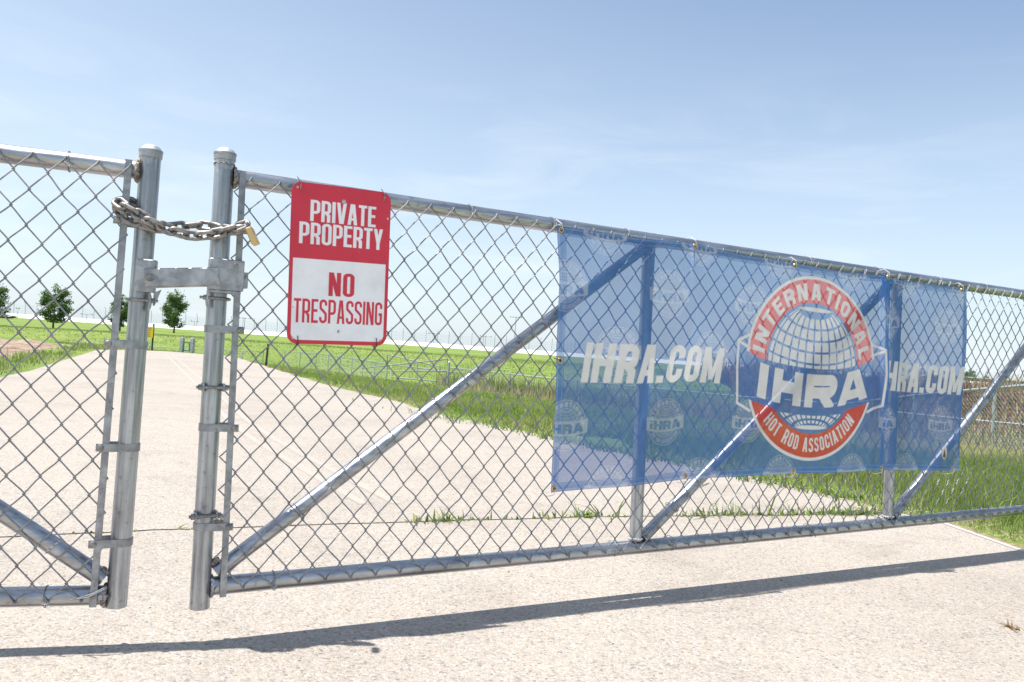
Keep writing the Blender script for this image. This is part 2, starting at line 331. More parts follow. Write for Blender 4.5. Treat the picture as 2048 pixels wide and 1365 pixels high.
def fabric_mesh(s_first, ncol, hp, t0, hq, nrow, n0, parity, wire=.0020, k=6, lim=None, name='chain_link_mesh', parent=None, coarse=False):
    mb = MB(); dx, dz, dn = .0030, .0052, .0026
    jit = RNG.normal(0, .0011, (ncol+2, nrow+1, 2)); jit[:, 0] *= .3; jit[:, nrow] *= .5
    ph = RNG.uniform(0, 6)
    for j in range(ncol-1):
        P = []
        for m_ in range(nrow+1):
            right = (m_+j+parity) % 2 == 0
            c = j+1 if right else j; dr = 1 if right else -1
            x = s_first+c*hp+jit[c, m_, 0]; z = t0+m_*hq+jit[c, m_, 1]
            wv = .003*math.sin(x*3.1+ph+z*2)
            n = n0+wv
            a = dn*dr
            if m_ == 0:      # bottom knuckle: bent hook
                P += [(x+dr*.006, -(n-.003), z+.010), (x+dr*.002, -(n+.001), z-.004), (x-dr*.004, -(n+a), z+dz)]
            elif m_ == nrow:  # top knuckle: loop folded back
                P += [(x-dr*.004, -(n+a), z-dz*1.4), (x+dr*.0008, -(n+a*.4), z+.002), (x+dr*.0035, -(n-.002), z+.0005), (x+dr*.009, -(n-.0045), z-.014)]
            else:
                P += [(x-dr*hp*.2, -(n+a*1.0), z-hq*.227), (x-dr*dx, -(n+a), z-dz), (x+dr*dx*.95, -n, z), (x-dr*dx, -(n-a), z+dz), (x-dr*hp*.2, -(n-a*1.0), z+hq*.227)]
        P = np.array(P)
        # a light natural bow in the wires
        mb.tube(P, wire, k, caps=True)
    return mb.build(name, M_WIRE, parent)
def band_mesh(side, z, r=RP_, reach=.066, hw=.0098):
    """tension band: strap round the post with two ears clamping the bar; side=+1 ears to +x"""
    P = []
    for a in np.linspace(-.5*PI, .5*PI, 15)+ (PI if side > 0 else 0): P.append((math.cos(a)*(r+.0014), math.sin(a)*(r+.0014), z))
    P = np.array(P)
    # order so that the path ends at the front
    if P[0][1] < P[-1][1]: P = P[::-1]
    back = [(side*t, r+.0014-.35*max(0, t-.02), z) for t in np.linspace(reach-.012, .004, 5)]
    front = [(side*t, -(r+.0014+.0085*float(smooth(t, .012, .03))), z) for t in np.linspace(.004, reach, 9)]
    Q = np.array(back+P.tolist()+front)
    mb = MB(); mb.strip(Q, hw, .0024, (0, 0, 1)); return mb
def add_band(side, z, parent, reach=.068, hw=.0098):
    b = band_mesh(side, z, reach=reach, hw=hw).build('tension_band', M_BAND, parent)
    mb = MB(); R = ROT['y']
    mb.lathe([(.0001, -.0062), (.005, -.0055), (.0085, -.003), (.0092, 0), (.0092, .002)], (side*(reach-.010), -(RP_+.0112), z), 16, R=np.array([[1, 0, 0], [0, 0, 1], [0, -1, 0]]))
    mb.tube([(side*(reach-.010), -(RP_+.006), z), (side*(reach-.010), RP_-.004, z)], .004, 8)
    mb.build('bolt', M_BOLT, b)
    return b
def weld_ring(c, axis, r, rough=.004, thick=.005, parent=None, span=(0, 2*PI), m=None):
    n = 34; mb = MB(); P = []; rad = []
    ax = np.array(axis, float); ax /= np.linalg.norm(ax); a = np.cross(ax, (0, 0, 1)) if abs(ax[2]) < .9 else np.cross(ax, (1, 0, 0)); a /= np.linalg.norm(a); b = np.cross(ax, a)
    full = abs(span[1]-span[0]-2*PI) < .01
    for i in range(n):
        t = span[0]+(span[1]-span[0])*i/(n if full else n-1)
        q = r+RNG.normal(0, .0009); P.append(np.array(c)+a*math.cos(t)*q+b*math.sin(t)*q+ax*RNG.normal(0, rough*.4)); rad.append(thick*RNG.uniform(.7, 1.25))
    mb.tube(P, np.array(rad), 7, closed=full); return mb.build('weld_bead', m or M_WELD, parent)
def tie(c, axis, r, n_off, parent, tail=.03, name='tie_wire', m=None, wire=.0013):
    """wire tie: a turn and a half round a tube and the fabric in front, with twisted tails"""
    ax = np.array(axis, float); ax /= np.linalg.norm(ax); up = np.cross(ax, (0, -1., 0)); up /= np.linalg.norm(up)
    if up[2] < 0: up = -up
    P = []
    for i in range(26):
        t = -.6+i/25*2*PI*1.05; q = r+.0022
        y = -math.cos(t)*q; front = max(0, math.cos(t))
        P.append(np.array(c)+up*math.sin(t)*q+np.array([0, y-front*n_off, 0])+ax*(.004*(i/25-.5)))
    mb = MB(); mb.tube(P, wire, 6)
    s = np.array(c)+np.array([0, -r-.006-n_off, 0])-up*.006
    d = RNG.normal(0, 1, 3); d[1] = -.5; d /= np.linalg.norm(d)
    for ph in (0, PI):
        Q = [s+d*tail*u+.0022*np.array([math.cos(9*u+ph), 0, math.sin(9*u+ph)]) for u in np.linspace(0, 1, 12)]
        mb.tube(Q, wire, 5)
    return mb.build(name, m or M_WIRE, parent)
def post(parent, z0, z1, cap=True):
    MB().lathe([(RP_-.003, z0), (RP_, z0+.0005), (RP_, z0+.002)]+[(RP_, z) for z in np.linspace(z0+.05, z1-.02, 12)]+[(RP_, z1-.012)], k=32).build('gate_post', M_POST, parent)
    if cap:
        h = .036
        MB().lathe([(RP_-.001, z1-h), (RP_+.0025, z1-h+.001), (RP_+.003, z1-h+.004), (RP_+.0032, z1-h+.016), (RP_+.0042, z1-h+.0165), (RP_+.0042, z1-h+.021), (RP_+.001, z1-h+.0235), (RP_-.004, z1-h+.030), (RP_-.011, z1-h+.0345), (.006, z1-.0003), (.0005, z1)], k=32).build('post_cap', M_CAST, parent)
def rail(name, p, q, r, parent, m=None, bow=0.):
    p, q = np.array(p, float), np.array(q, float); n = 16
    P = [p+(q-p)*i/n+np.array([0, 0, bow*math.sin(PI*i/n)]) for i in range(n+1)]
    return MB().tube(P, r, 28).build(name, m or M_RAIL, parent)

# ------------------------------------------------------------------ right-hand gate leaf
GR = empty('chain_link_gate', 'long galvanised chain link gate leaf carrying the red sign and the blue banner', 'gate', mtx=MR)
post(GR, -.056, 1.178)
H = 1.10
rail('top_rail', (RP_-.003, 0, H), (4.32, 0, H), RR, GR)
rail('bottom_rail', (RP_-.003, 0, 0), (4.32, 0, 0), RR+.0012, GR, bow=-.004)
for s in (1.463, 2.882, 4.30): rail('upright', (s, 0, RR-.002), (s, 0, H-RR+.002), RR-.0008, GR, M_POST)
rail('diagonal_brace', (.036, 0, .036), (1.435, 0, 1.064), RB, GR)
rail('diagonal_brace', (1.492, 0, .026), (2.858, 0, 1.084), RB, GR)
rail('diagonal_brace', (2.912, 0, .026), (4.25, 0, 1.07), RB, GR)
fabric_mesh(.0228+.006, 114, .03765, -.0036, .0442, 25, .0292, 1, parent=GR)
MB().strip([(.0430+.010*(1-t), -.0295, -.024+1.140*t) for t in np.linspace(0, 1, 14)], .0024, .0165, (0, 1, 0)).build('tension_bar', M_BAND, GR)
for z in (.6885, .4265, .1635, .957): add_band(1, z, GR)
weld_ring((RP_+.001, 0, H), (1, 0, 0), RR+.002, parent=GR)
weld_ring((0, 0, 1.131), (0, 0, 1), RP_+.0005, .004, .0022, parent=GR)
weld_ring((RP_+.0015, 0, 0), (1, 0, 0), RR+.004, thick=.004, parent=GR, m=M_CAST)
weld_ring((.030, 0, .064), (.6, 0, -.8), .010, thick=.006, parent=GR, m=M_WELD)
for s, z in ((1.463, RR+.004), (2.882, RR+.004)): weld_ring((s, 0, z), (0, 0, 1), RR+.001, thick=.004, parent=GR, m=M_CAST)
for s, z in ((1.496, .030), (2.916, .030)): weld_ring((s, 0, z), (.6, 0, .8), .012, thick=.007, parent=GR, m=M_DARK)
for s in (.735, 1.04, 1.35, 2.28, 2.72, 3.16, 3.53, 3.9): tie((s, 0, H), (1, 0, 0), RR, .008, GR, .022)
for s in (.19, 1.36, 1.62, 1.98, 2.36, 2.82, 3.18, 3.6): tie((s, 0, 0), (1, 0, 0), RR+.001, .008, GR, .016)
for s in (.25, .66, .78, 1.62, 1.74, 2.98, 3.2): 
    b = 0 if s < 1.45 else (1.456 if s < 2.9 else 2.88); tie((s, 0, .036+(s-b-.036)*.735), (1.4, 0, 1.03), RB, .010, GR, .02)
# U-bolt clamps on the bare post
def clamp(parent, z, side=1, r=RP_):
    mb = MB(); P = [(math.cos(a)*(r+.0016), math.sin(a)*(r+.0016), z) for a in np.linspace(-.18*PI, 1.18*PI, 22)]
    mb.strip(P, .0095, .003, (0, 0, 1)); c = mb.build('pipe_clamp', M_BAND, parent)
    for sx_ in (-1, 1): MB().box((sx_*(r+.001), -r*.72, z), (.006, .026, .021), bev=.001).build('clamp_ear', M_BAND, c)
    mb = MB(); mb.tube([(-r-.018, -r-.003, z), (r+.016, -r-.003, z)], .0042, 10); mb.tube([(-r-.013, -r-.003, z), (-r-.005, -r-.003, z)], .0085, 6); mb.tube([(r+.005, -r-.003, z), (r+.011, -r-.003, z)], .0085, 6); mb.build('bolt', M_BOLT, c)
clamp(GR, .5335); clamp(GR, .194)
# fork latch catch box
LB = MB(); LB.box((.016, -.031, .8335), (.088, .012, .083), bev=.002); LB.box((-.022, -.012, .8335), (.010, .028, .083), bev=.0015)
LB.box((.013, -.020, .788), (.082, .034, .007), bev=.001); LB.box((.0225, -.014, .8735), (.072, .024, .005), bev=.001)
lb = LB.build('latch_box', M_CAST, GR)
MB().box((.0385, -.0374, .8555), (.0105, .003, .019), bev=.0009).build('slot', M_BOLT, lb)
mb = MB(); mb.box((.066, -.016, .824), (.014, .020, .043), bev=.001); mb.box((.060, -.010, .802), (.008, .016, .006)); mb.build('latch_tab', M_CAST, lb)
def ubolt(parent, z, side):
    mb = MB(); P = [(side*(RP_+.006)*math.cos(a), (RP_+.0045)*math.sin(a), z) for a in np.linspace(.5*PI, -.5*PI, 12)]
    P = [(-side*.028, RP_+.0045, z)]+P+[(-side*.028, -(RP_+.0045), z)]
    mb.tube(P, .0042, 10); mb.tube([(-side*.026, -(RP_+.0045), z), (-side*.048, -(RP_+.0045), z)], .0038, 8); mb.tube([(-side*.032, -(RP_+.0045), z), (-side*.039, -(RP_+.0045), z)], .0075, 6)
    u = mb.build('u_bolt', M_BOLT, parent)
    mb = MB(); P = [(-side*(.0245+.006*math.cos(a)), -.030+.0, z-.012*0+.022*math.sin(a)-.004) for a in np.linspace(-1.3, 1.3, 10)]
    mb.strip(P, .010, .0035, (0, 1, 0)); mb.build('saddle', M_CAST, u)
ubolt(GR, .770, 1)

# ------------------------------------------------------------------ left-hand gate leaf
GL = empty('chain_link_gate', 'shorter galvanised chain link gate leaf cut off by the left edge, without any sign', 'gate', mtx=ML)
post(GL, -.030, 1.170)
rail('top_rail', (-RP_+.003, 0, H), (-1.75, 0, H), RR, GL)
rail('bottom_rail', (-RP_+.003, 0, 0), (-1.75, 0, 0), RR+.0012, GL)
rail('upright', (-1.52, 0, RR), (-1.52, 0, H-RR), RR, GL, M_POST)
rail('diagonal_brace', (-.034, 0, .042), (-1.49, 0, 1.065), RB+.001, GL)
nL = 40; fabric_mesh(-.0404+.0187*0-.0373*(nL-1)+.0373*1-.0373+.0373*0+.0*1, nL, .0373, -.005, .0444, 25, .0292, 0 if nL % 2 else 1, parent=GL)
MB().strip([(-.0500+.0045*t, -.0295, -.021+1.140*t) for t in np.linspace(0, 1, 14)], .0024, .0165, (0, 1, 0)).build('tension_bar', M_BAND, GL)
for z in (.6480, .3835, .1390, .962): add_band(-1, z, GL, reach=.070)
weld_ring((-RP_-.001, 0, H), (1, 0, 0), RR+.003, thick=.0065, parent=GL)
weld_ring((-RP_-.001, 0, 0), (1, 0, 0), RR+.003, thick=.005, parent=GL)
weld_ring((-.030, 0, .060), (.6, 0, .8), .010, thick=.006, parent=GL)
for s in (-.187, -.62, -1.0): tie((s, 0, H), (1, 0, 0), RR, .008, GL, .024)
for s in (-.163, -.7, -1.1): tie((s, 0, 0), (1, 0, 0), RR+.001, .008, GL, .018)
tie((-.155, 0, .128), (-1.45, 0, 1.02), RB, .010, GL, .05)
mb = MB(); mb.tube([(-.02, -.040, .034), (-.05, -.046, .018), (-.085, -.044, .006), (-.11, -.040, .016)], .0016, 6); mb.tube([(-.02, -.041, .030), (-.06, -.049, .010), (-.1, -.043, .003)], .0016, 6); mb.build('loose_wire', M_WIRE, GL)
LK = MB(); LK.box((.0125, -.0325, .8270), (.046, .011, .084), bev=.0015); LK.box((.034, -.017, .8270), (.007, .028, .084), bev=.001)
lk_ = LK.build('latch_bracket', M_CAST, GL)
# post-side gusset and bar reaching to the other leaf
pa = np.array([.013, -.044, .8215]); pb = local(ML, MR @ Vector((-.004, -.043, .8285)))
d_ = pb-pa; L_ = np.linalg.norm(d_); ex = d_/L_; ez = np.array([0, 0, 1.])-ex*ex[2]; ez /= np.linalg.norm(ez); ey = np.cross(ez, ex)
Rb = np.stack([ex, ey, ez], 1)
bar = MB(); bar.box((pa+pb)/2, (L_, .013, .046), R=Rb, bev=.0025); bar.box((pa+pb)/2+ez*-.0245+ey*.016, (L_*.86, .022, .004), R=Rb)
bar_o = bar.build('latch_bar', M_CAST, GL)
mb = MB(); hx = pa+ex*.013-ey*.0085
Ry = np.stack([ex, ez, -ey], 1)
mb.lathe([(.0005, -.001), (.0105, -.001), (.0105, .002), (.0005, .0025)], hx, 20, R=Ry); mb.lathe([(.0001, .002), (.0078, .002), (.0078, .0068), (.0045, .0072), (.0045, .009), (.0001, .0092)], hx, 6, R=Ry); mb.build('pivot_bolt', M_BOLT, bar_o)
mb = MB(); g = [(.036, -.030, .785), (.054, -.034, .795), (.040, -.032, .752), (.036, -.030, .752)]
mb.add(g+[(p[0], p[1]+.006, p[2]) for p in g], [(0, 1, 2, 3), (7, 6, 5, 4), (0, 4, 5, 1), (1, 5, 6, 2), (2, 6, 7, 3), (3, 7, 4, 0)]); mb.build('gusset', M_CAST, lk_, smooth=False)
ubolt(GL, .7645, -1)

# ------------------------------------------------------------------ chain and padlock
CH = empty('chain', 'heavy grey steel chain looped between the two gate leaves', 'chain', (-.87, 2.03, 1.09))
def link(parent, c, d, up, L=.056, Wd=.034, r=.0055):
    d = np.array(d, float); d /= np.linalg.norm(d); up = np.array(up, float); up -= d*(up@d); up /= np.linalg.norm(up)
    hw = Wd/2-r; hl = L/2-r-hw; P = []
    for a in np.linspace(-PI/2, PI/2, 9): P.append(d*(hl+hw*math.cos(a))+up*hw*math.sin(a))
    for a in np.linspace(PI/2, 1.5*PI, 9): P.append(d*(-hl+hw*math.cos(a))+up*hw*math.sin(a))
    P = np.array(P)
    o = MB().tube(P, r, 12, closed=True).build('chain_link', M_CHAIN, parent); o.location = tuple(np.array(c)-np.array(parent.location)); return o
def chain_run(pts, pitch, tilt0=0., flip=0):
    P = np.array(pts, float); seg = np.linalg.norm(np.diff(P, axis=0), axis=1); cum = np.concatenate([[0], np.cumsum(seg)]); n = int(round(cum[-1]/pitch)); st = cum[-1]/n
    at = lambda s: np.array([np.interp(s, cum, P[:, i]) for i in range(3)])
    for i in range(n):
        s = (i+.5)*st; a, b = at(max(0, s-st*.5)), at(min(cum[-1], s+st*.5)); c = (a+b)/2; d = b-a; d /= np.linalg.norm(d)
        nn = np.array([.3, -1, 0.]); nn -= d*(nn@d); nn /= np.linalg.norm(nn); vv = np.cross(d, nn)
        an = tilt0+(PI/2 if (i+flip) % 2 else 0)+RNG.normal(0, .14)
        link(CH, c, d, vv*math.cos(an)+nn*math.sin(an), L=pitch*1.0+.022)
CA = [(-1.012, 2.01, 1.143), (-.985, 1.995, 1.128), (-.935, 1.985, 1.103), (-.895, 2.01, 1.086), (-.862, 2.04, 1.077), (-.827, 2.06, 1.078), (-.786, 2.065, 1.087), (-.743, 2.07, 1.105), (-.712, 2.07, 1.119)]
CB = [(-1.016, 2.008, 1.120), (-.983, 1.995, 1.104), (-.937, 1.992, 1.084), (-.908, 2.045, 1.090), (-.885, 2.080, 1.103), (-.847, 2.105, 1.113), (-.807, 2.105, 1.110), (-.759, 2.080, 1.098), (-.722, 2.08, 1.108)]
CA = [(p[0]*1.012, p[1]+(.028 if i > 1 else .006), .84+(p[2]-.84)*1.013) for i, p in enumerate(CA)]; CB = [(p[0]*1.010, p[1]+(.024 if i > 1 else .012), .84+(p[2]-.84)*1.011) for i, p in enumerate(CB)]
chain_run(CA, .0335, .55, 0); chain_run(CB, .0335, .5, 1)
# turn round the left tension bar
for c, d, up in (((-1.026, 2.035, 1.135), (.1, .9, .3), (0, -.3, 1)), ((-1.020, 2.055, 1.150), (.8, .5, .1), (0, -.4, 1)), ((-1.000, 2.066, 1.147), (1, .1, -.3), (0, 1, .3))): link(CH, c, d, up)
PK = empty('padlock', 'small brass padlock hanging from the chain beside the red sign', 'padlock', (-.6925, 2.064, 1.091))
dirp = np.array([.45, -.05, -.86]); dirp /= np.linalg.norm(dirp); wx = np.cross(dirp, (.25, -.95, -.2)); wx /= np.linalg.norm(wx); dy = np.cross(wx, dirp); 
Rk = np.stack([wx, dy, -dirp], 1)
mb = MB(); mb.box((0, 0, 0), (.0175, .036, .044), R=Rk, bev=.0024); body = mb.build('lock_body', M_BRASS, PK); body.location = tuple(dirp*.004)
mb = MB(); P = [np.array([0, .011*math.cos(a), .020+.010*math.sin(a)+.008]) for a in np.linspace(-.1, PI+.1, 14)]; P = [np.array([0, .011, .014])]+P+[np.array([0, -.011, .014])]
mb.tube([Rk@p for p in P], .0034, 10); mb.build('shackle', M_CHAIN, PK)
fx = wx if wx[1] < 0 else -wx; Rf = np.stack([dirp, np.cross(fx, dirp), fx], 1)
mb = MB(); mb.lathe([(.0001, 0), (.0062, 0), (.0062, .0012), (.0001, .0013)], fx*.0088+dirp*.013, 18, R=Rf); pl = mb.build('emblem_disc', M_ALU, PK)
mb = MB(); mb.box(fx*.0103+dirp*.0135, (.0035, .006, .0006), R=Rf); mb.box(fx*.0103+dirp*.0105, (.002, .0035, .0006), R=Rf); mb.build('emblem_mark', M_DARK, pl)

# ------------------------------------------------------------------ drawing lettering as signed distances on fine vertex grids
def seg_d(X, Y, x0, y0, x1, y1):
    dx, dy = x1-x0, y1-y0; L2 = dx*dx+dy*dy+1e-12; t = np.clip(((X-x0)*dx+(Y-y0)*dy)/L2, 0, 1); return np.hypot(X-x0-t*dx, Y-y0-t*dy)
def bar_d(X, Y, x0, y0, x1, y1, h):           # butt-ended stroke
    L = math.hypot(x1-x0, y1-y0); ux, uy = (x1-x0)/L, (y1-y0)/L; a = (X-x0)*ux+(Y-y0)*uy; b = -(X-x0)*uy+(Y-y0)*ux
    return np.maximum(np.abs(a-L/2)-L/2, np.abs(b)-h)
def pl_d(X, Y, pts, h):
    d = np.full(X.shape, 9.)
    for a, b in zip(pts[:-1], pts[1:]): d = np.minimum(d, seg_d(X, Y, *a, *b))
    return d-h
def arcp(cx, cy, rx, ry, a0, a1, n=9): return [(cx+rx*math.cos(math.radians(a0+(a1-a0)*i/n)), cy+ry*math.sin(math.radians(a0+(a1-a0)*i/n))) for i in range(n+1)]
def glyph(ch, X, Y, w, s):
    """signed distance of a sans capital of width w, height 1, stem s"""
    h = s/2; l, r, t, b = h, w-h, 1-h, h; R = min((w-s)/2, .30)*.98
    B = lambda *q: bar_d(X, Y, *q, h)
    cell = np.maximum(np.abs(X-w/2)-w/2, np.abs(Y-.5)-.5)
    def ring(extra=None): return pl_d(X, Y, arcp(r-R, t-R, R, R, 0, 90)+arcp(l+R, t-R, R, R, 90, 180)+arcp(l+R, b+R, R, R, 180, 270)+arcp(r-R, b+R, R, R, 270, 360)+[(r, t-R)], h)
    def bowl(y0, y1):
        q = min((y1-y0)/2, R); return pl_d(X, Y, [(l, y1)]+arcp(r-q, y1-q, q, q, 90, 0)+arcp(r-q, y0+q, q, q, 0, -90)+[(l, y0)], h)
    v = B(l, 0, l, 1)
    if ch == 'I': d = v
    elif ch == 'L': d = np.minimum(v, B(0, b, w, b))
    elif ch == 'T': d = np.minimum(B(w/2, 0, w/2, 1), B(0, t, w, t))
    elif ch == 'E': d = np.minimum(np.minimum(v, B(0, b, w, b)), np.minimum(B(0, t, w, t), B(0, .52, w*.9, .52)))
    elif ch == 'H': d = np.minimum(np.minimum(v, B(r, 0, r, 1)), B(0, .51, w, .51))
    elif ch == 'N': d = np.minimum(np.minimum(v, B(r, 0, r, 1)), np.maximum(B(l*.9, 1.1, w-l*.9, -.1), cell))
    elif ch == 'M': d = np.minimum(np.minimum(v, B(r, 0, r, 1)), np.maximum(np.minimum(bar_d(X, Y, l, 1.08, w/2, .10, h*.72), bar_d(X, Y, r, 1.08, w/2, .10, h*.72)), cell))
    elif ch == 'A': d = np.maximum(np.minimum(np.minimum(B(h*.85, -.1, w/2-h*.25, 1.1), B(w-h*.85, -.1, w/2+h*.25, 1.1)), np.maximum(bar_d(X, Y, w*.2, .27, w*.8, .27, h*.85), cell)), cell)
    elif ch == 'V': d = np.maximum(np.minimum(B(h*.85, 1.1, w/2-h*.2, -.1), B(w-h*.85, 1.1, w/2+h*.2, -.1)), cell)
    elif ch == 'Y': d = np.minimum(B(w/2, 0, w/2, .42), np.maximum(np.minimum(B(h*.85, 1.08, w/2-h*.1, .34), B(w-h*.85, 1.08, w/2+h*.1, .34)), np.maximum(cell, .34-Y)))
    elif ch == 'O': d = ring()
    elif ch == 'C': d = np.maximum(ring(), -np.maximum(np.abs(Y-.5)-.14, w*.5-X))
    elif ch == 'G': d = np.minimum(np.maximum(ring(), -np.maximum(np.abs(Y-.59)-.12, w*.5-X)), np.minimum(np.maximum(B(w*.5, .47, w, .47), cell), B(r, .25, r, .53)))
    elif ch == 'D': d = np.minimum(v, bowl(b, t))
    elif ch == 'P': d = np.minimum(v, bowl(.42, t))
    elif ch == 'R': d = np.minimum(np.minimum(v, bowl(.45, t)), np.minimum(B(r-.02, 0, r-.02, .36), np.maximum(B(w*.5, .45, r-.02, .30), .2-Y)) if s < .3 else np.maximum(B(w*.45, .52, r, -.06), cell))
    elif ch == 'S':
        q = R; d = pl_d(X, Y, [(r, .70), (r, t-q)]+arcp(r-q, t-q, q, q, 0, 90)+arcp(l+q, t-q, q, q, 90, 180)+[(l, .70), (l+.02*w, .62), (w*.5, .52), (r-.02*w, .40), (r, .32), (r, b+q)]+arcp(r-q, b+q, q, q, 360, 270)+arcp(l+q, b+q, q, q, 270, 180)+[(l, .30)], h)
        d = np.maximum(d, -np.maximum(np.maximum(w*.5-X, Y-.74), .62-Y)); d = np.maximum(d, -np.maximum(np.maximum(X-w*.5, .26-Y), Y-.40))
    elif ch == '.': d = np.maximum(np.abs(X-s*.55)-s*.55, np.abs(Y-s*.5)-s*.5)
    else: d = np.full(X.shape, 9.)
    return np.maximum(d, cell) if ch not in '. ' else d
NARROW = {'I': None, '.': None, ' ': None, 'M': 1.3, 'L': .88, 'E': .88, 'T': .92, 'A': 1.05, 'V': 1.05, 'Y': 1.02, 'N': 1.05, 'H': 1.05}
def text_sdf(X, Y, word, total, cap, s=.21, w0=.42, gap=.07):
    """X from 0 to total, Y from 0 (baseline) to cap; returns signed distance in metres"""
    ws = []
    for c in word: ws.append(s if c == 'I' else s*1.1 if c == '.' else .24 if c == ' ' else w0*NARROW.get(c, 1.0))
    tot = sum(ws)+gap*(len(word)-1); kx = total/tot; D = np.full(X.shape, 9.); y = Y/cap; x0 = 0.
    for c, w in zip(word, ws):
        x = X/kx-x0; sel = (x > -.15) & (x < w+.15) & (y > -.2) & (y < 1.2)
        if c != ' ' and sel.any(): D[sel] = np.minimum(D[sel], glyph(c, x[sel], y[sel], w, s)*min(cap, kx))
        x0 += w+gap
    return D
class Canvas:
    def __init__(s, X, Y, px, base): s.X, s.Y, s.px = X, Y, px; s.C = np.empty(X.shape+(4,)); s.C[:] = base
    def fill(s, d, col, op=1.):
        a = np.clip(.5-d/s.px, 0, 1)*op
        s.C[..., :len(col)] = s.C[..., :len(col)]*(1-a[..., None])+np.array(col)*a[..., None]
def colour_grid(name, P, C, m, parent=None, keep=None):
    ny, nx = C.shape[:2]; me = bpy.data.meshes.new(name); idx = np.arange(nx*ny).reshape(ny, nx)
    F = np.stack([idx[:-1, :-1], idx[:-1, 1:], idx[1:, 1:], idx[1:, :-1]], -1).reshape(-1, 4)
    if keep is not None: kf = keep[:-1, :-1] & keep[:-1, 1:] & keep[1:, 1:] & keep[1:, :-1]; F = F[kf.reshape(-1)]
    V = P.reshape(-1, 3); used = np.unique(F); remap = np.full(nx*ny, -1); remap[used] = np.arange(len(used)); F = remap[F]; V = V[used]; Cc = C.reshape(-1, 4)[used]
    me.vertices.add(len(V)); me.vertices.foreach_set('co', V.astype(np.float32).ravel())
    me.loops.add(F.size); me.loops.foreach_set('vertex_index', F.astype(np.int32).ravel())
    me.polygons.add(len(F)); me.polygons.foreach_set('loop_start', np.arange(0, F.size, 4, dtype=np.int32)); me.polygons.foreach_set('use_smooth', np.ones(len(F), bool))
    me.update(calc_edges=True)
    ca = me.color_attributes.new('print', 'FLOAT_COLOR', 'POINT'); ca.data.foreach_set('color', Cc.astype(np.float32).ravel())
    me.materials.append(m); o = bpy.data.objects.new(name, me); COL.objects.link(o)
    if parent: o.parent = parent
    return o

# ---- red sign
SG = bpy.data.objects.new('warning_sign', None); COL.objects.link(SG); SG.empty_display_size = .1
SG.matrix_world = MR @ Matrix.Translation((.324, -.046, .6635)) @ Matrix.Rotation(math.radians(-1.5), 4, 'Y') @ Matrix.Rotation(math.radians(1.0), 4, 'X')
tag(SG, 'red and white rectangular metal sign wired to the mesh reading PRIVATE PROPERTY NO TRESPASSING', 'sign')
SW, SH = .288, .446
xs_ = np.linspace(-SW/2, SW/2, 241); zs_ = np.linspace(0, SH, 373); X, Y = np.meshgrid(xs_, zs_)
RED, WHT = (.68, .036, .070), (.92, .92, .95)
cv = Canvas(X, Y, .0012, RED+(1,))
def rrect(X, Y, x0, y0, x1, y1, r):
    cx, cy = (x0+x1)/2, (y0+y1)/2; qx, qy = np.abs(X-cx)-(x1-x0)/2+r, np.abs(Y-cy)-(y1-y0)/2+r
    return np.hypot(np.maximum(qx, 0), np.maximum(qy, 0))+np.minimum(np.maximum(qx, qy), 0)-r
outl = rrect(X, Y, -SW/2, 0, SW/2, SH, .027)
pan = rrect(X, Y, -SW/2+.010, .011, SW/2-.010, SH*.60, .020); pan = np.maximum(pan, Y-SH*.530); cv.fill(pan, WHT)
def sign_text(w, x0, x1, y0, cap, col, s=.125, gap=.05): cv.fill(text_sdf(X-(x0-.5)*SW, Y-y0*SH, w, (x1-x0)*SW, cap*SH, s=s, w0=.36, gap=gap), col)
sign_text('PRIVATE', .185, .845, .765, .132, WHT); sign_text('PROPERTY', .085, .925, .622, .134, WHT)
sign_text('NO', .385, .645, .305, .150, RED, .135, .06); sign_text('TRESPASSING', .055, .945, .132, .150, RED, .115, .05)
cv.fill(np.hypot(X-.003, Y-SH*.906)-.0062, (.42, .40, .38)); cv.fill(np.hypot(X-.003, Y-SH*.906)-.0025, (.6, .6, .6))
cv.fill(np.hypot(X-.000, Y-SH*.083)-.0042, (.10, .10, .10)); cv.fill(np.hypot(X-.0022, Y-SH*.081)-.0034, (.74, .75, .78))
for fx_, fy_ in ((-.445, .965), (.43, .965), (-.445, .035), (.43, .035)): cv.fill(np.hypot(X-fx_*SW, Y-fy_*SH)-.0030, (.62, .50, .38))
for _ in range(34): cv.fill(np.hypot(X-RNG.uniform(-.5, .5)*SW, Y-RNG.uniform(0, 1)*SH)-RNG.uniform(.0004, .0011), (.6, .5, .48), .6)
cv.fill(np.hypot((X-.136)*1.6, Y-SH*.83)-.0035, (.78, .6, .55)); cv.fill(np.hypot(X+.13, (Y-SH*.225))-.0022, (.7, .45, .3))
M_SIGN = mat('printed_sign', RED, .38, 0, .45); _at = N(M_SIGN, 'ShaderNodeVertexColor', layer_name='print')
_sn = noise(M_SIGN, 9, 5, .6, obj3(M_SIGN)); _sr = ramp(M_SIGN, [(.28, (.84, .82, .81)), (.5, (.97, .97, .97)), (.72, (1.04, 1.04, 1.04))]); lk(M_SIGN, _sn.outputs['Fac'], _sr.inputs[0])
_sm = N(M_SIGN, 'ShaderNodeMixRGB', blend_type='MULTIPLY'); _sm.inputs[0].default_value = 1; lk(M_SIGN, _at.outputs['Color'], _sm.inputs[1]); lk(M_SIGN, _sr.outputs[0], _sm.inputs[2]); lk(M_SIGN, _sm.outputs[0], bsdf(M_SIGN).inputs['Base Color'])
dish = .0025*np.sin((X/SW+.5)*PI)
colour_grid('sign_face', np.stack([X, -.001-dish, Y], -1), cv.C, M_SIGN, SG, keep=outl <= .0004)
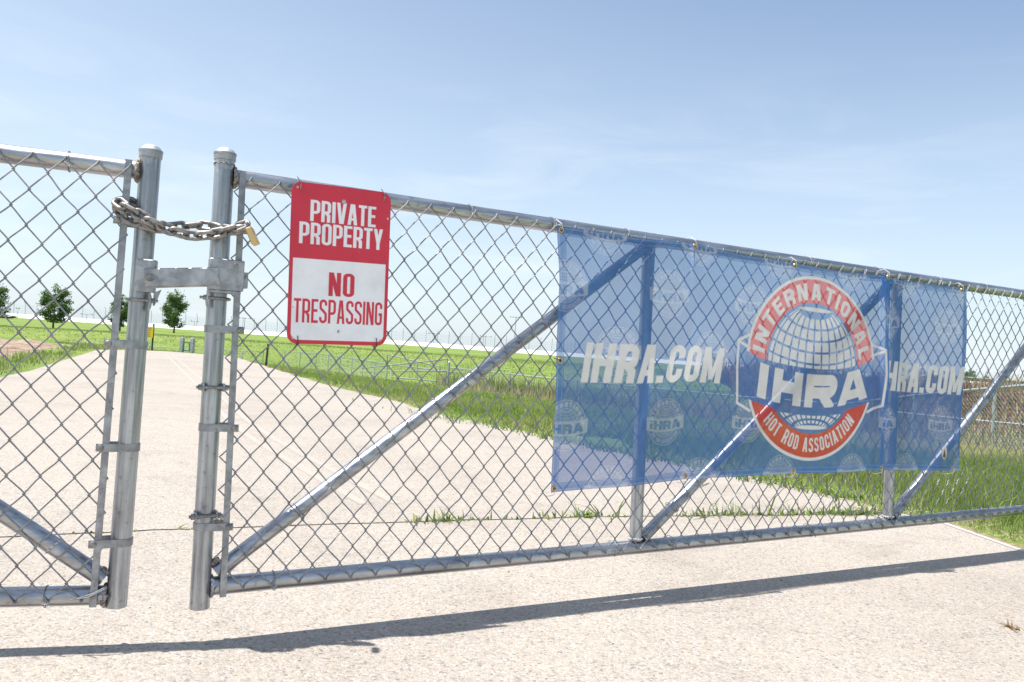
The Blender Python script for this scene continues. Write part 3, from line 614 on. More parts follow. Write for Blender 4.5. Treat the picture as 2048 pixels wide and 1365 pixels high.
q = [(px_, py_) for px_, py_ in arcp(SW/2-.027, SH-.027, .027, .027, 0, 90)+arcp(-SW/2+.027, SH-.027, .027, .027, 90, 180)+arcp(-SW/2+.027, .027, .027, .027, 180, 270)+arcp(SW/2-.027, .027, .027, .027, 270, 360)]
mb = MB(); n_ = len(q); mb.add([(p[0], .0002, p[1]) for p in q]+[(p[0], .0018, p[1]) for p in q], [tuple(range(n_))[::-1], tuple(range(n_, 2*n_))]+[(i, (i+1) % n_, (i+1) % n_+n_, i+n_) for i in range(n_)])
mb.build('back_plate', M_ALU, SG, smooth=False)
for fx_, fy_, up_ in ((-.42, .955, 1), (.42, .945, 1), (-.40, .045, -1), (.39, .045, -1)):
    x_, z_ = fx_*SW, fy_*SH; a = up_
    P = [(x_, .006, z_-a*.004), (x_, -.005, z_), (x_+.001, -.0065, z_+a*.012), (x_+.002, -.003, z_+a*.022), (x_+.001, .010, z_+a*.024), (x_-.004, .016, z_+a*.012)]
    mb = MB(); mb.tube(P, .0013, 6); mb.tube([(x_+.001, -.004, z_+a*.018), (x_-.006, -.008, z_+a*.026), (x_-.010, -.006, z_+a*.032)], .0012, 6)
    mb.build('fixing_wire', M_BLACKTIE if a < 0 else M_CHAIN, SG)

# ---- banner
BN = empty('mesh_banner', 'see-through blue mesh banner with a globe emblem tied along the gate fence', 'banner', mtx=MR @ Matrix.Translation((1.05, -.040, .225)))
BU, BT0, BT1 = 2.44, .222, 1.093
nu, nv = 1010, 366
u = np.linspace(0, BU, nu); v = np.linspace(0, 1, nv)
th = np.zeros(nu); bumpf = lambda a, b: np.where((u > a) & (u < b), np.sin((u-a)/(b-a)*PI)**1.0, 0)
th += 1.2*bumpf(1.625, 1.71)-1.35*bumpf(1.71, 1.795)+.55*bumpf(1.80, 1.86)-.22*bumpf(1.86, 2.0)
th += .16*np.sin(u*5.1+.8)*np.exp(-((u-.6)/.9)**2)+.20*bumpf(.18, .30)-.24*bumpf(.30, .42)
du = u[1]-u[0]; cs = np.cumsum(np.cos(th))*du; ns = np.cumsum(np.sin(th))*du
ns -= np.interp(u, [0, .58, 1.13, 1.66, BU], np.interp([0, .58, 1.13, 1.66, BU], u, ns))*.85
cs = cs-cs[0]; EDGE = 2.276; over = np.maximum(cs-EDGE, 0); Rr = .012
xs_b = np.where(cs < EDGE, cs, EDGE+Rr*np.sin(np.clip(over/Rr, 0, 2.6))); nb_back = np.where(cs < EDGE, 0, Rr*(1-np.cos(np.clip(over/Rr, 0, 2.6))))
UU, VV = np.meshgrid(u, v); SX = np.broadcast_to(xs_b, UU.shape).copy(); NN = np.broadcast_to(ns, UU.shape).copy()
amp = .55+.45*np.sin(np.clip(VV, 0, 1)*PI)**.7; NN = NN*amp
# soft billow between the ties, fan of folds under the top ties
NN = NN+.011*np.sin(UU*16+1.5*np.sin(VV*3+UU*2))*np.clip(VV*1.3,0,1)*(.4+.6*np.sin(UU*3.3+1)**2)+.018*np.sin(VV*PI)*(.5+.5*np.sin(UU*2.6+.4))+.006*np.sin(UU*7+VV*5)*np.sin(VV*PI)
for u0, am in ((.577, .016), (1.13, .012), (1.675, .030)):
    fan = np.clip(1-VV, 0, 1); wdt = .018+.16*fan; NN += am*np.exp(-((UU-u0)/wdt)**2)*np.cos((UU-u0)/wdt*4.2)*np.exp(-fan*3.2)
NN = .5*(NN+np.sqrt(NN**2+.008**2))            # the cloth lies on the wires, never behind them
NN = NN-np.minimum(np.broadcast_to(nb_back, UU.shape), NN+.006)
top_t = np.interp(u, [0, .3, .577, .85, 1.13, 1.4, 1.675, 1.95, 2.44], [1.091, 1.089, 1.099, 1.086, 1.084, 1.074, 1.084, 1.074, 1.083])
bot_t = np.interp(u, [0, .05, .38, .6, .9, 1.17, 1.45, 1.72, 2.05, 2.3, 2.44], [.214, .217, .228, .240, .240, .244, .239, .244, .234, .224, .222])
TT = bot_t[None]+(top_t-bot_t)[None]*VV
SX += np.interp(VV, [0, .3, .55, .8, 1], [.016, .006, -.002, .003, -.012])*np.exp(-UU/.10)
# artwork in banner coordinates: x along, y up, metres
X, Y = UU, .222+VV*(1.090-.222)
BLUE, BWH, BRED = (.095, .235, .53, .68), (.84, .82, .79, .95), (.78, .085, .07, .78)
cv = Canvas(X, Y, .0028, BLUE)
def globe_sdf(x, y, R, tilt=.42, cellw=15., line=.012):
    """<0 inside the white cells of a graticule; tilted toward the viewer at both poles"""
    X_, Y_ = x/R, np.abs(y/R); up = y > 0; px = abs(Y[1, 0]-Y[0, 0]); w = np.sqrt(np.maximum(1-Y_**2, 1e-4)); q = X_/w
    rows = np.where(up, .186, .105); off = np.where(up, .05, .075); cur = np.where(up, .17, .10)
    me_ = q*5.5; dm = (.5-np.abs((me_+50) % 1-.5))*w*R/5.5
    lt = (Y_+cur*(1-np.minimum(q*q, 1))-off)/rows; dl = (.5-np.abs((lt+50) % 1-.5))*rows*R
    top = np.where(up, 5., 8.6); cells = np.maximum(np.maximum(line/2-np.minimum(dl, dm), (np.hypot(X_, Y_)-1)*R), (lt-top)*rows*R)
    cap = (np.hypot(X_/.36, (Y_-.945)/.035)-1)*.035*R
    return np.minimum(cells, cap)
def arc_text(cx, cy, R0, cap, word, a0, a1, col, op, inward=False, **k):
    """capitals on a circle; a0..a1 degrees measured from +y clockwise for the upper arc"""
    dx, dy = X-cx, Y-cy; r = np.hypot(dx, dy); sel = np.abs(r-R0-cap/2) < cap
    if not inward:
        an = np.degrees(np.arctan2(dx, dy)); L = math.radians(a1-a0)*(R0+cap/2); xx = np.radians(an-a0)*(R0+cap/2); yy = r-R0
    else:
        an = np.degrees(np.arctan2(dx, -dy)); L = math.radians(a1-a0)*(R0+cap/2); xx = np.radians(an-a0)*(R0+cap/2); yy = R0+cap-r
    sel = sel & (xx > -.02) & (xx < L+.02) & (yy > -.02) & (yy < cap+.02)
    d = np.full(X.shape, 9.); d[sel] = text_sdf(xx[sel], yy[sel], word, L, cap, **k); cv.fill(d, col, op)
def window(cx, cy, r):
    i0, i1 = np.searchsorted(u, [cx-r, cx+r]); vy = (np.array([cy-r, cy+r])-.222)/(1.090-.222); j0, j1 = np.searchsorted(v, vy); return slice(j0, j1), slice(i0, i1)
def small_logo(cx, cy, k=.214):
    global X, Y, cv
    X0, Y0, cv0 = X, Y, cv; w = window(cx, cy, .125)
    if w[0].stop-w[0].start < 6 or w[1].stop-w[1].start < 4: return
    X, Y = X0[w], Y0[w]; cv = Canvas(X, Y, .0028, (0, 0, 0, 0)); cv.C = cv0.C[w]; L = (.70, .73, .80, .76); op = .54
    x, y = X-cx, Y-cy; r = np.hypot(x, y); R = .388*k
    rib_t = .035*k*4*0+(.055+.55*(x/k)**2*.5)*k; rib_b = (-.165+.55*(x/k)**2*.5)*k
    inr = np.maximum(y-rib_t, rib_b-y)
    cv.fill(np.maximum(np.abs(r-R)-.0014, -inr), L, op); cv.fill(np.maximum(np.abs(r-.262*k)-.0014, -inr), L, op)
    g = -globe_sdf(x, y, .25*k, line=.0022); cv.fill(np.maximum(np.maximum(g, r-.25*k), -inr), L, op*.8)
    ear = np.maximum(inr, np.abs(x)-.428*k)
    word = text_sdf(x+.345*k, y-(rib_b+.035*k), 'IHRA', .69*k, .145*k, s=.26, w0=.78, gap=.12)
    cv.fill(np.maximum(ear, .0006-word), L, op)
    arc_text(cx, cy, .285*k, .075*k, 'INTERNATIONAL', -92, 92, L, op, s=.26, w0=.62, gap=.17)
    arc_text(cx, cy, .292*k, .068*k, 'HOT ROD ASSOCIATION', -58, 58, L, op, inward=True, s=.20, w0=.42, gap=.11)
    cv0.C[w] = cv.C; X, Y, cv = X0, Y0, cv0
for k in range(6): small_logo(.185+.432*k, 1.098)
for k in range(6): small_logo(.025+.440*k, .897)
for k in range(6): small_logo(.245+.440*k, .690)
for k in range(6): small_logo(.045+.432*k, .440)
for k in range(6): small_logo(.230+.432*k, .216)
# main emblem
cx, cy = 1.262, .661; x, y = X-cx, Y-cy; r = np.hypot(x, y); cv.fill(np.maximum(r-.388, 0*r-1), BLUE[:3]+(.78,))
rt = -.004+.33*x**2; rb = -.188+.40*x**2
cv.fill(np.maximum(np.abs(x)-.43, np.maximum(y-rt-.085*smooth(np.abs(x), .2, .42), rb-.0-y)), BLUE[:3]+(.78,))
up_end = .016+(np.abs(x)-.27)*.34; lo_end = rb
cv.fill(np.maximum(np.abs(r-.381)-.0068, np.minimum(up_end-y, y-lo_end)), BWH)
cv.fill(np.maximum(np.abs(r-.3245)-.0495, up_end-y), BRED); cv.fill(np.maximum(np.abs(r-.3245)-.0495, y-lo_end), BRED)
gl = globe_sdf(x, y, .262, line=.0085); gl = np.maximum(gl, np.minimum(rt+.004-y, y-rb+.010)); cv.fill(gl, BWH)
for sgn in (-1, 1):
    for a, b in (((.372, .118), (.428, .094)), ((.428, .094), (.436, -.015)), ((.436, -.015), (.426, -.150)), ((.426, -.150), (.352, -.180)), ((.425, .090), (.368, .066))):
        cv.fill(seg_d(x*sgn, y, *a, *b)-.0058, BWH)
arc_text(cx, cy, .288, .070, 'INTERNATIONAL', -80, 80, BWH, 1, s=.22, w0=.66, gap=.24)
arc_text(cx, cy, .291, .060, 'HOT ROD ASSOCIATION', -51, 51, BWH, 1, inward=True, s=.15, w0=.42, gap=.13)
yb = y-(rb+.024); sh = .10
for wch, x0, ww, st_ in (('I', -.318, .052, .40), ('H', -.232, .165, .35), ('R', -.046, .190, .34), ('A', .158, .190, .34)):
    cap = .140; dX = (x-x0-yb*sh*(1 if wch != 'A' else 0))/cap; sel = (np.abs(dX-ww/cap/2) < ww/cap) & (np.abs(yb-.07) < .15)
    d = np.full(X.shape, 9.); d[sel] = glyph(wch, dX[sel], yb[sel]/cap, ww/cap, st_)*cap; cv.fill(d, BWH)
def dotcom(x0, tot, y0, cap): cv.fill(text_sdf(X-x0-(Y-y0)*.17, Y-y0, 'IHRA.COM', tot, cap, s=.185, w0=.48, gap=.065), BWH)
dotcom(.100, .635, .581, .135); dotcom(1.735, .610, .581, .135)
ov = np.hypot((X-2.243)/.020, (Y-.308)/.034)-1; cv.fill(ov*.02, (.72, .66, .58, .9))
for q_ in range(4): cv.fill(np.maximum(np.abs(X-2.243)-(.0025+.0028*q_-np.clip((Y-(.316-.009*q_))*.4, -9, 9)*.6), np.abs(Y-(.318-.009*q_))-.005), (.16, .10, .06))
cv.fill(np.maximum(np.abs(X-2.243)-.002, np.abs(Y-.282)-.006), (.16, .10, .06))
# doubled hems with stitching
hem = .030; edge = np.minimum(np.minimum(X, BU-X), np.minimum((Y-.222), (1.090-Y)))
a = np.clip((hem-edge)/.003+.5, 0, 1); cv.C[..., 3] = np.maximum(cv.C[..., 3], .68+.15*a)
for e in (.024, .006): stm = (np.abs(edge-e) < .0013) & (((X+Y)*140 % 1) < .65); cv.C[stm, :3] = cv.C[stm, :3]*.5+np.array((.5, .56, .68))*.5
M_BAN = mat('printed_mesh_fabric', BLUE[:3], .8, 0, .1); nt = M_BAN.node_tree; out = nt.nodes['Material Output']; nt.nodes.remove(bsdf(M_BAN))
_at = N(M_BAN, 'ShaderNodeVertexColor', layer_name='print'); df = N(M_BAN, 'ShaderNodeBsdfDiffuse'); tl = N(M_BAN, 'ShaderNodeBsdfTranslucent'); tr = N(M_BAN, 'ShaderNodeBsdfTransparent')
m1_ = N(M_BAN, 'ShaderNodeMixShader'); m1_.inputs[0].default_value = .55; m2_ = N(M_BAN, 'ShaderNodeMixShader')
lk(M_BAN, _at.outputs['Color'], df.inputs['Color']); lk(M_BAN, _at.outputs['Color'], tl.inputs['Color'])
wv = N(M_BAN, 'ShaderNodeTexWave'); wv.inputs['Scale'].default_value = 95; wv.inputs['Distortion'].default_value = .6; wv2 = N(M_BAN, 'ShaderNodeTexWave', bands_direction='Z'); wv2.inputs['Scale'].default_value = 95
ob = obj3(M_BAN); lk(M_BAN, ob, wv.inputs['Vector']); lk(M_BAN, ob, wv2.inputs['Vector'])
ws_ = N(M_BAN, 'ShaderNodeMath', operation='ADD'); lk(M_BAN, wv.outputs['Fac'], ws_.inputs[0]); lk(M_BAN, wv2.outputs['Fac'], ws_.inputs[1])
al = N(M_BAN, 'ShaderNodeMath', operation='MULTIPLY_ADD'); al.inputs[1].default_value = .10; al.inputs[2].default_value = -.10; lk(M_BAN, ws_.outputs[0], al.inputs[0])
al2 = N(M_BAN, 'ShaderNodeMath', operation='ADD', use_clamp=True); lk(M_BAN, _at.outputs['Alpha'], al2.inputs[0]); lk(M_BAN, al.outputs[0], al2.inputs[1])
lk(M_BAN, df.outputs[0], m1_.inputs[1]); lk(M_BAN, tl.outputs[0], m1_.inputs[2]); lk(M_BAN, tr.outputs[0], m2_.inputs[1]); lk(M_BAN, m1_.outputs[0], m2_.inputs[2]); lk(M_BAN, al2.outputs[0], m2_.inputs[0]); lk(M_BAN, m2_.outputs[0], out.inputs['Surface'])
PB = np.stack([SX, -NN, TT-.225], -1)
colour_grid('banner_cloth', PB, cv.C, M_BAN, BN)
def bpos(uu, vv): i = int(np.clip(round(uu/BU*(nu-1)), 0, nu-1)); j = int(np.clip(round(vv*(nv-1)), 0, nv-1)); return PB[j, i]
GROM = [(.014, .985), (.577, .985), (1.13, .985), (1.675, .985), (2.325, .985), (.014, .497), (.014, .015), (.60, .015), (1.17, .015), (1.72, .015), (2.31, .015)]
for uu, vv in GROM:
    p = bpos(uu, vv); g = MB(); Rg = np.array([[1, 0, 0], [0, 0, -1], [0, 1, 0]], float)
    g.lathe([(.0048, -.002), (.0058, .0018), (.0075, .0026), (.0095, .0019), (.0102, .0004), (.0102, -.001), (.0048, -.003)], p, 20, R=Rg); go = g.build('grommet', M_BRASS, BN)
    if vv > .9 or vv < .1:
        sgn = 1 if vv > .9 else -1; mb = MB()
        mb.tube([p+arr(0, .003, 0), p+arr(.001, -.006, sgn*.006), p+arr(-.004, -.008, sgn*.018), p+arr(-.012, .012, sgn*(.034 if sgn > 0 else .026)), p+arr(-.010, .035, sgn*.03)], .0014, 6); mb.build('zip_tie', M_TIEW, go)
    else:
        MB().tube([p+arr(0, .003, 0), p+arr(-.006, -.005, .002), p+arr(-.02, .006, .006)], .0014, 6).build('zip_tie', M_BLACKTIE, go)

# ------------------------------------------------------------------ vegetation
def leafmat(name, stops, transl=.46):
    m = mat(name, stops[0][1], .7, 0, .25); at = N(m, 'ShaderNodeVertexColor', layer_name='tint'); sp = N(m, 'ShaderNodeSeparateColor'); lk(m, at.outputs['Color'], sp.inputs[0])
    r = ramp(m, stops); lk(m, sp.outputs[0], r.inputs[0]); lk(m, r.outputs[0], bsdf(m).inputs['Base Color'])
    t = N(m, 'ShaderNodeBsdfTranslucent'); lk(m, r.outputs[0], t.inputs['Color']); x = N(m, 'ShaderNodeMixShader'); x.inputs[0].default_value = transl
    lk(m, bsdf(m).outputs[0], x.inputs[1]); lk(m, t.outputs[0], x.inputs[2]); lk(m, x.outputs[0], m.node_tree.nodes['Material Output'].inputs['Surface']); return m
M_BLADE = leafmat('grass_blade', [(0, (.095, .165, .036)), (.35, (.185, .275, .058)), (.62, (.28, .345, .10)), (.8, (.41, .38, .20)), (1, (.52, .44, .28))])
M_DRY = leafmat('dry_stems', [(0, (.20, .22, .08)), (.3, (.36, .31, .17)), (.6, (.50, .41, .26)), (1, (.62, .53, .38))])
M_BRUSH = leafmat('dead_brush', [(0, (.08, .045, .03)), (.35, (.17, .095, .06)), (.7, (.29, .18, .11)), (1, (.46, .34, .22))], .2)
M_LEAF = leafmat('tree_leaf', [(0, (.055, .105, .035)), (.5, (.10, .18, .055)), (1, (.20, .29, .10))], .3)
M_BARK = mat('bark', (.13, .10, .08), .9); _n = noise(M_BARK, 20, 5); _q = ramp(M_BARK, [(.3, (.08, .06, .05)), (.7, (.2, .16, .13))]); lk(M_BARK, _n.outputs['Fac'], _q.inputs[0]); lk(M_BARK, _q.outputs[0], bsdf(M_BARK).inputs['Base Color'])

def np_mesh(name, V, F, m, tint, parent=None, **pr):
    k = F.shape[1]; me = bpy.data.meshes.new(name); me.vertices.add(len(V)); me.vertices.foreach_set('co', np.asarray(V, np.float32).ravel())
    me.loops.add(F.size); me.loops.foreach_set('vertex_index', F.astype(np.int32).ravel()); me.polygons.add(len(F)); me.polygons.foreach_set('loop_start', np.arange(0, F.size, k, dtype=np.int32)); me.update(calc_edges=True)
    ca = me.color_attributes.new('tint', 'FLOAT_COLOR', 'POINT'); c = np.ones((len(V), 4), np.float32); c[:, :3] = np.asarray(tint)[:, None]; ca.data.foreach_set('color', c.ravel())
    me.materials.append(m); o = bpy.data.objects.new(name, me); COL.objects.link(o)
    if parent: o.parent = parent
    for a, b in pr.items(): o[a] = b
    return o
def blades(x, y, z, h, w, tint, lean=.5):
    n = len(x); a = RNG.uniform(0, 2*PI, n); b = RNG.uniform(0, 2*PI, n); ln = np.abs(RNG.normal(0, lean, n))*h
    bx, by = np.cos(a)*w/2, np.sin(a)*w/2; lx, ly = np.cos(b)*ln, np.sin(b)*ln
    V = np.empty((n, 6, 3))
    for i, (f, g, wd) in enumerate(((0, 0, 1), (.55, .32, .85), (1.0, 1.0, .12))):
        for q, sg in ((0, -1), (1, 1)):
            V[:, i*2+q, 0] = x+bx*sg*wd+lx*g; V[:, i*2+q, 1] = y+by*sg*wd+ly*g; V[:, i*2+q, 2] = z+h*f*(1-.18*g*np.minimum(ln/h, 1))
    base = (np.arange(n)*6)[:, None]; F = np.concatenate([base+np.array([[0, 1, 3, 2]]), base+np.array([[2, 3, 5, 4]])])
    return V.reshape(-1, 3), F, np.repeat(tint, 6)
ROADP = np.array([tuple(p) for p in jn]+[tuple(p) for p in ef]+EDGE_LEFT[:-1]); APR = np.array([(-7.5, -8), (2.9, -8), (2.80, 1), (2.72, 4.06), (2.66, 4.74), (2.46, 4.95)]+[tuple(p) for p in jf[::-1]])
def inside(P, x, y):
    r = np.zeros(x.shape, bool); n = len(P)
    for i in range(n):
        (x1, y1), (x2, y2) = P[i], P[(i+1) % n]
        c = ((y1 > y) != (y2 > y)); r ^= c & (x < (x2-x1)*(y-y1)/(y2-y1+1e-12)+x1)
    return r
def edge_dist(x, y):
    P = np.stack([x, y], -1); best = np.full(x.shape, 1e9); L = np.concatenate([[(2.80, 1), (2.72, 4.06), (2.64, 4.74)], ef, np.array(EDGE_LEFT)])
    for a, b in zip(L[:-1], L[1:]):
        d = b-a; t = np.clip(((P-a)@d)/(d@d+1e-9), 0, 1); best = np.minimum(best, np.linalg.norm(P-a-t[:, None]*d, axis=-1))
    return best
def vis(x, y, mrg=.14):
    t = x/np.maximum(y, .1); return (y > 1) & (t > -.643-mrg) & (t < .643+mrg)
NZ = [(RNG.uniform(-1, 1), RNG.uniform(-1, 1), RNG.uniform(0, 6)) for _ in range(14)]
def patch(x, y, sc=1.):
    return sum(np.sin((a*x+b*y)*sc*3+c) for a, b, c in NZ)/3.7
def scatter(n, x0, x1, y0, y1):
    x = RNG.uniform(x0, x1, n); y = RNG.uniform(y0, y1, n); k = vis(x, y) & ~inside(ROADP, x, y) & ~inside(APR, x, y); return x[k], y[k]
parts = []
def lay(n, box, hm, wm, dens_edge=.5, t0=.40, dry=0., lean=.5, ymax=99, ymin=0):
    x, y = scatter(n, *box); e = edge_dist(x, y); keep = RNG.uniform(0, 1, len(x)) < np.clip(e/dens_edge, .04, 1)*np.clip(.95+.35*patch(x, y), .2, 1); keep &= (y < ymax) & (y >= ymin)
    keep &= ~((x < -7.6) & (y < 27.5) & (y > 11) & (x < -8.15-(y-11.8)*.419+.25*patch(x, y, 2)))
    x, y, e = x[keep], y[keep], e[keep]; p = patch(x, y, .7); dry = dry+.40*smooth(x/y, .40, .50)*smooth(y, 7.6, 9.5); h = hm*np.exp(RNG.normal(0, .32, len(x)))*np.clip(.35+e/dens_edge*.65, .35, 1)*np.clip(1+.25*p, .5, 1.6)
    t = np.clip(RNG.normal(t0, .15, len(x))+.10*p+dry+.35*np.clip(1-e/(dens_edge*.8), 0, 1), 0, 1); parts.append(blades(x, y, terrain(x, y)-.012, h, wm*np.exp(RNG.normal(0, .25, len(x))), t, lean))
lay(130000, (1.2, 7.6, 3.2, 8.6), .095, .0060, .75, .44)
lay(110000, (-4, 9, 8.4, 13.5), .072, .0085, .6, .46, lean=.85)
lay(120000, (-8, 14, 13.2, 22), .068, .013, .5, .48, lean=.9)
lay(110000, (-16, 18, 21.5, 38), .07, .022, .5, .50, lean=.9)
lay(9000, (-11, -6.5, 9, 20), .10, .014, .45, .46)
lay(60000, (-62, 42, 38, 80), .05, .05, .4, .52)
def merge(parts):
    V = []; F = []; T = []; n = 0
    for v_, f_, t_ in parts: V.append(v_); F.append(f_+n); T.append(t_); n += len(v_)
    return np.concatenate(V), np.concatenate(F), np.concatenate(T)
np_mesh('verge_grass', *merge(parts)[:2], M_BLADE, merge(parts)[2], kind='stuff', label='bright green grass on the verges and the field', category='grass') if False else None
V_, F_, T_2 = merge(parts); o = np_mesh('grass', V_, F_, M_BLADE, T_2, kind='stuff'); tag(o, 'bright green grass growing along the road verge and over the field', 'grass')
# dry grass and straw on the near verge edge
parts = []
x = RNG.uniform(2.40, 4.2, 7000); y = RNG.uniform(2.5, 6.2, 7000); k = vis(x, y) & ~inside(ROADP, x, y) & ~inside(APR, x, y); x, y = x[k], y[k]; e = edge_dist(x, y); k = RNG.uniform(0, 1, len(x)) < np.exp(-((e-.16)/.20)**2)+.03; x, y = x[k], y[k]
parts.append(blades(x, y, np.full(len(x), -.008), RNG.uniform(.008, .03, len(x)), RNG.uniform(.003, .006, len(x)), RNG.uniform(.4, 1, len(x)), 4.5))
# tall dry grass inside the hollow beyond the low fences
x = RNG.uniform(-2, 22, 70000); y = RNG.uniform(14, 40, 70000); d = ditch_d(x, y); k = vis(x, y) & (RNG.uniform(0, 1, len(x)) < np.exp(-((d-.3)/3.4)**2)*np.clip(.35+.5*smooth(x, 2, 9), 0, 1)); x, y = x[k], y[k]
parts.append(blades(x, y, terrain(x, y)-.02, .34*np.exp(RNG.normal(0, .35, len(x))), .012+.0006*y, np.clip(RNG.normal(.45, .25, len(x))+.2*patch(x, y, .5), 0, 1), .35))
V_, F_, T_2 = merge(parts); o = np_mesh('dry_grass', V_, F_, M_DRY, T_2, kind='stuff'); tag(o, 'straw coloured dry grass around the low fences and the road edge', 'grass')
# tall green weeds along the fence line, mixed with tan stems
x = RNG.uniform(-3.2, 11, 26000); y = RNG.uniform(20, 38, 26000); d = ditch_d(x, y); k = (d < 1.5) & (patch(x, y, .45) > -.5); x, y = x[k], y[k]
o = np_mesh('tall_weeds', *(lambda q: (q[0], q[1], M_BLADE, q[2]))(blades(x, y, terrain(x, y)-.02, .50*np.exp(RNG.normal(0, .35, len(x))), .030*np.ones(len(x)), np.clip(RNG.normal(.38, .2, len(x))+.45*(patch(x, y, .9) > .45), 0, 1), .22)), kind='stuff'); tag(o, 'tall green weeds growing through the low fence behind the gate', 'weeds')
# dead brown brush on the far bank at the right
x = RNG.uniform(9, 44, 60000); y = RNG.uniform(24, 62, 60000); k = vis(x, y, .02) & (x > 9+(y-24)*.12) & (x/y > .24); x, y = x[k], y[k]; p = patch(x, y, .5)
o = np_mesh('dead_brush', *(lambda q: (q[0], q[1], M_BRUSH, q[2]))(blades(x, y, terrain(x, y)-.02, (.30+.012*y)*np.exp(RNG.normal(0, .3, len(x)))*np.clip(.75+.4*p, .3, 1.3)*.80, .016+.0011*y, np.clip(RNG.normal(.5, .22, len(x))+.25*p, 0, 1), .3)), kind='stuff'); tag(o, 'rust brown dead brush covering the far bank right of the banner', 'brush')
# weeds rooted in the joint
parts = []; cum = np.concatenate([[0], np.cumsum(np.linalg.norm(np.diff(jl, axis=0), axis=1))])
spots = [(-1.05, 5, .03), (-.9, 6, .035), (-1.62, 9, .05), (-1.52, 14, .05), (-1.3, 8, .05), (-.38, 26, .09), (-.30, 34, .11), (-.22, 40, .10), (-.12, 20, .07), (.03, 14, .06), (.22, 30, .10), (.42, 48, .13), (.50, 36, .10), (.75, 14, .06), (1.00, 24, .08), (1.15, 50, .13), (1.32, 40, .11), (1.5, 34, .10), (1.66, 44, .10), (1.9, 90, .12), (2.05, 110, .12), (2.2, 120, .13), (2.35, 130, .15), (-2.05, 20, .06), (-2.3, 14, .06), (-1.85, 8, .05)]
for sx_, n_, h_ in spots:
    n_ = max(4, int(n_*.65)); yc = np.interp(sx_, jl[:, 0], jl[:, 1]); sp = .018+.05*min(1, n_/60); x = sx_+RNG.normal(0, sp*1.5, n_); y = np.interp(x, jl[:, 0], jl[:, 1])+RNG.normal(0, .012+sp*.2, n_)
    parts.append(blades(x, y, np.full(n_, -.005), h_*.27*np.exp(RNG.normal(0, .5, n_)), RNG.uniform(.008, .017, n_), np.clip(RNG.normal(.42, .2, n_), 0, 1), 1.3))
x = RNG.uniform(-6, 2.4, 420); y = np.interp(x, jl[:, 0], jl[:, 1])+RNG.normal(0, .008, 420); parts.append(blades(x, y, np.full(420, -.005), RNG.uniform(.005, .022, 420), RNG.uniform(.003, .006, 420), RNG.uniform(.3, 1, 420), 1.2))
V_, F_, T_2 = merge(parts); o = np_mesh('joint_weeds', V_, F_, M_BLADE, T_2, kind='stuff'); tag(o, 'small weeds sprouting from the crack across the road', 'weeds')
# straggling low weeds where the road edge is breaking up
parts = []
for cx_, cy_, sx2, n_ in ((-.62, 9.1, .5, 130), (-.2, 8.75, .3, 90), (.55, 7.75, .35, 160), (1.1, 7.0, .3, 170), (1.75, 6.2, .3, 200), (2.2, 5.55, .25, 200)):
    x = RNG.normal(cx_, sx2, n_); y = RNG.normal(cy_, sx2*.35, n_)-(x-cx_)*1.0; parts.append(blades(x, y, np.full(n_, 0), .05*np.exp(RNG.normal(0, .4, n_)), RNG.uniform(.008, .018, n_), np.clip(RNG.normal(.35, .2, n_), 0, 1), 1.2))
V_, F_, T_2 = merge(parts); o = np_mesh('creeping_weeds', V_, F_, M_BLADE, T_2, kind='stuff'); tag(o, 'low creeping weeds spreading onto the broken edge of the road', 'weeds')

# trees
def make_tree(seed, hgt=5.9, crown_w=3.3, trunk=.75, nleaf=6800):
    rg = np.random.default_rng(seed); t = bpy.data.objects.new('young_tree', None); COL.objects.link(t)
    mb = MB(); P = [(0, 0, -.1), (.02, 0, trunk), (-.03, .04, hgt*.5), (.02, 0, hgt*.9)]; mb.tube(P, np.array([.13, .10, .065, .015]), 9); tr_ = mb.build('trunk', M_BARK, t)
    lb_ = MB(); tips = []
    for i in range(34):
        z0 = trunk*.9+rg.uniform(0, .72)*(hgt-trunk); a = rg.uniform(0, 2*PI); f = (z0-trunk*.9)/(hgt-trunk)
        prof = np.interp(f, [0, .15, .4, .7, 1], [.85, 1.0, .98, .72, .25])*crown_w/2*rg.uniform(.65, 1.08); up = rg.uniform(.35, .9)
        e = np.array([math.cos(a)*prof, math.sin(a)*prof, min(z0+prof*up, hgt*.985)]); mid = np.array([e[0]*.5, e[1]*.5, z0+prof*up*.32]); s0 = np.array([0, 0, z0])
        lb_.tube([s0, mid, e], np.array([.035, .022, .008]), 5); tips += [mid*.5+e*.5, e, mid, e*.8+s0*.2]
    lb_.tube([(0, 0, hgt*.85), (.05, .03, hgt)], .01, 5); tips += [np.array([0, 0, hgt*.97]), np.array([.1, 0, hgt*.9]), np.array([-.15, .1, hgt*.86])]
    lb_.build('limb', M_BARK, t)
    tips = np.array(tips); c = tips[rg.integers(0, len(tips), nleaf)]+rg.normal(0, 1, (nleaf, 3))*np.array([.27, .27, .24])*crown_w/4.1
    c[:, 2] = np.maximum(c[:, 2], trunk*.95+.1*rg.random(nleaf)); n = nleaf
    d1 = rg.normal(0, 1, (n, 3)); d1 /= np.linalg.norm(d1, axis=1, keepdims=True); d2 = np.cross(d1, rg.normal(0, 1, (n, 3))); d2 /= np.linalg.norm(d2, axis=1, keepdims=True)
    s_ = rg.uniform(.07, .15, n)[:, None]; V = np.stack([c-d1*s_, c+d2*s_*.55, c+d1*s_, c-d2*s_*.55], 1)
    cl = np.sin(c[:, 0]*3+seed)+np.sin(c[:, 1]*3.3)+np.sin(c[:, 2]*2.7); tint = np.clip(rg.normal(.5, .2, n)+.10*cl, 0, 1)
    np_mesh('crown', V.reshape(-1, 3), (np.arange(n)*4)[:, None]+np.arange(4)[None], M_LEAF, np.repeat(tint, 4), t); return t
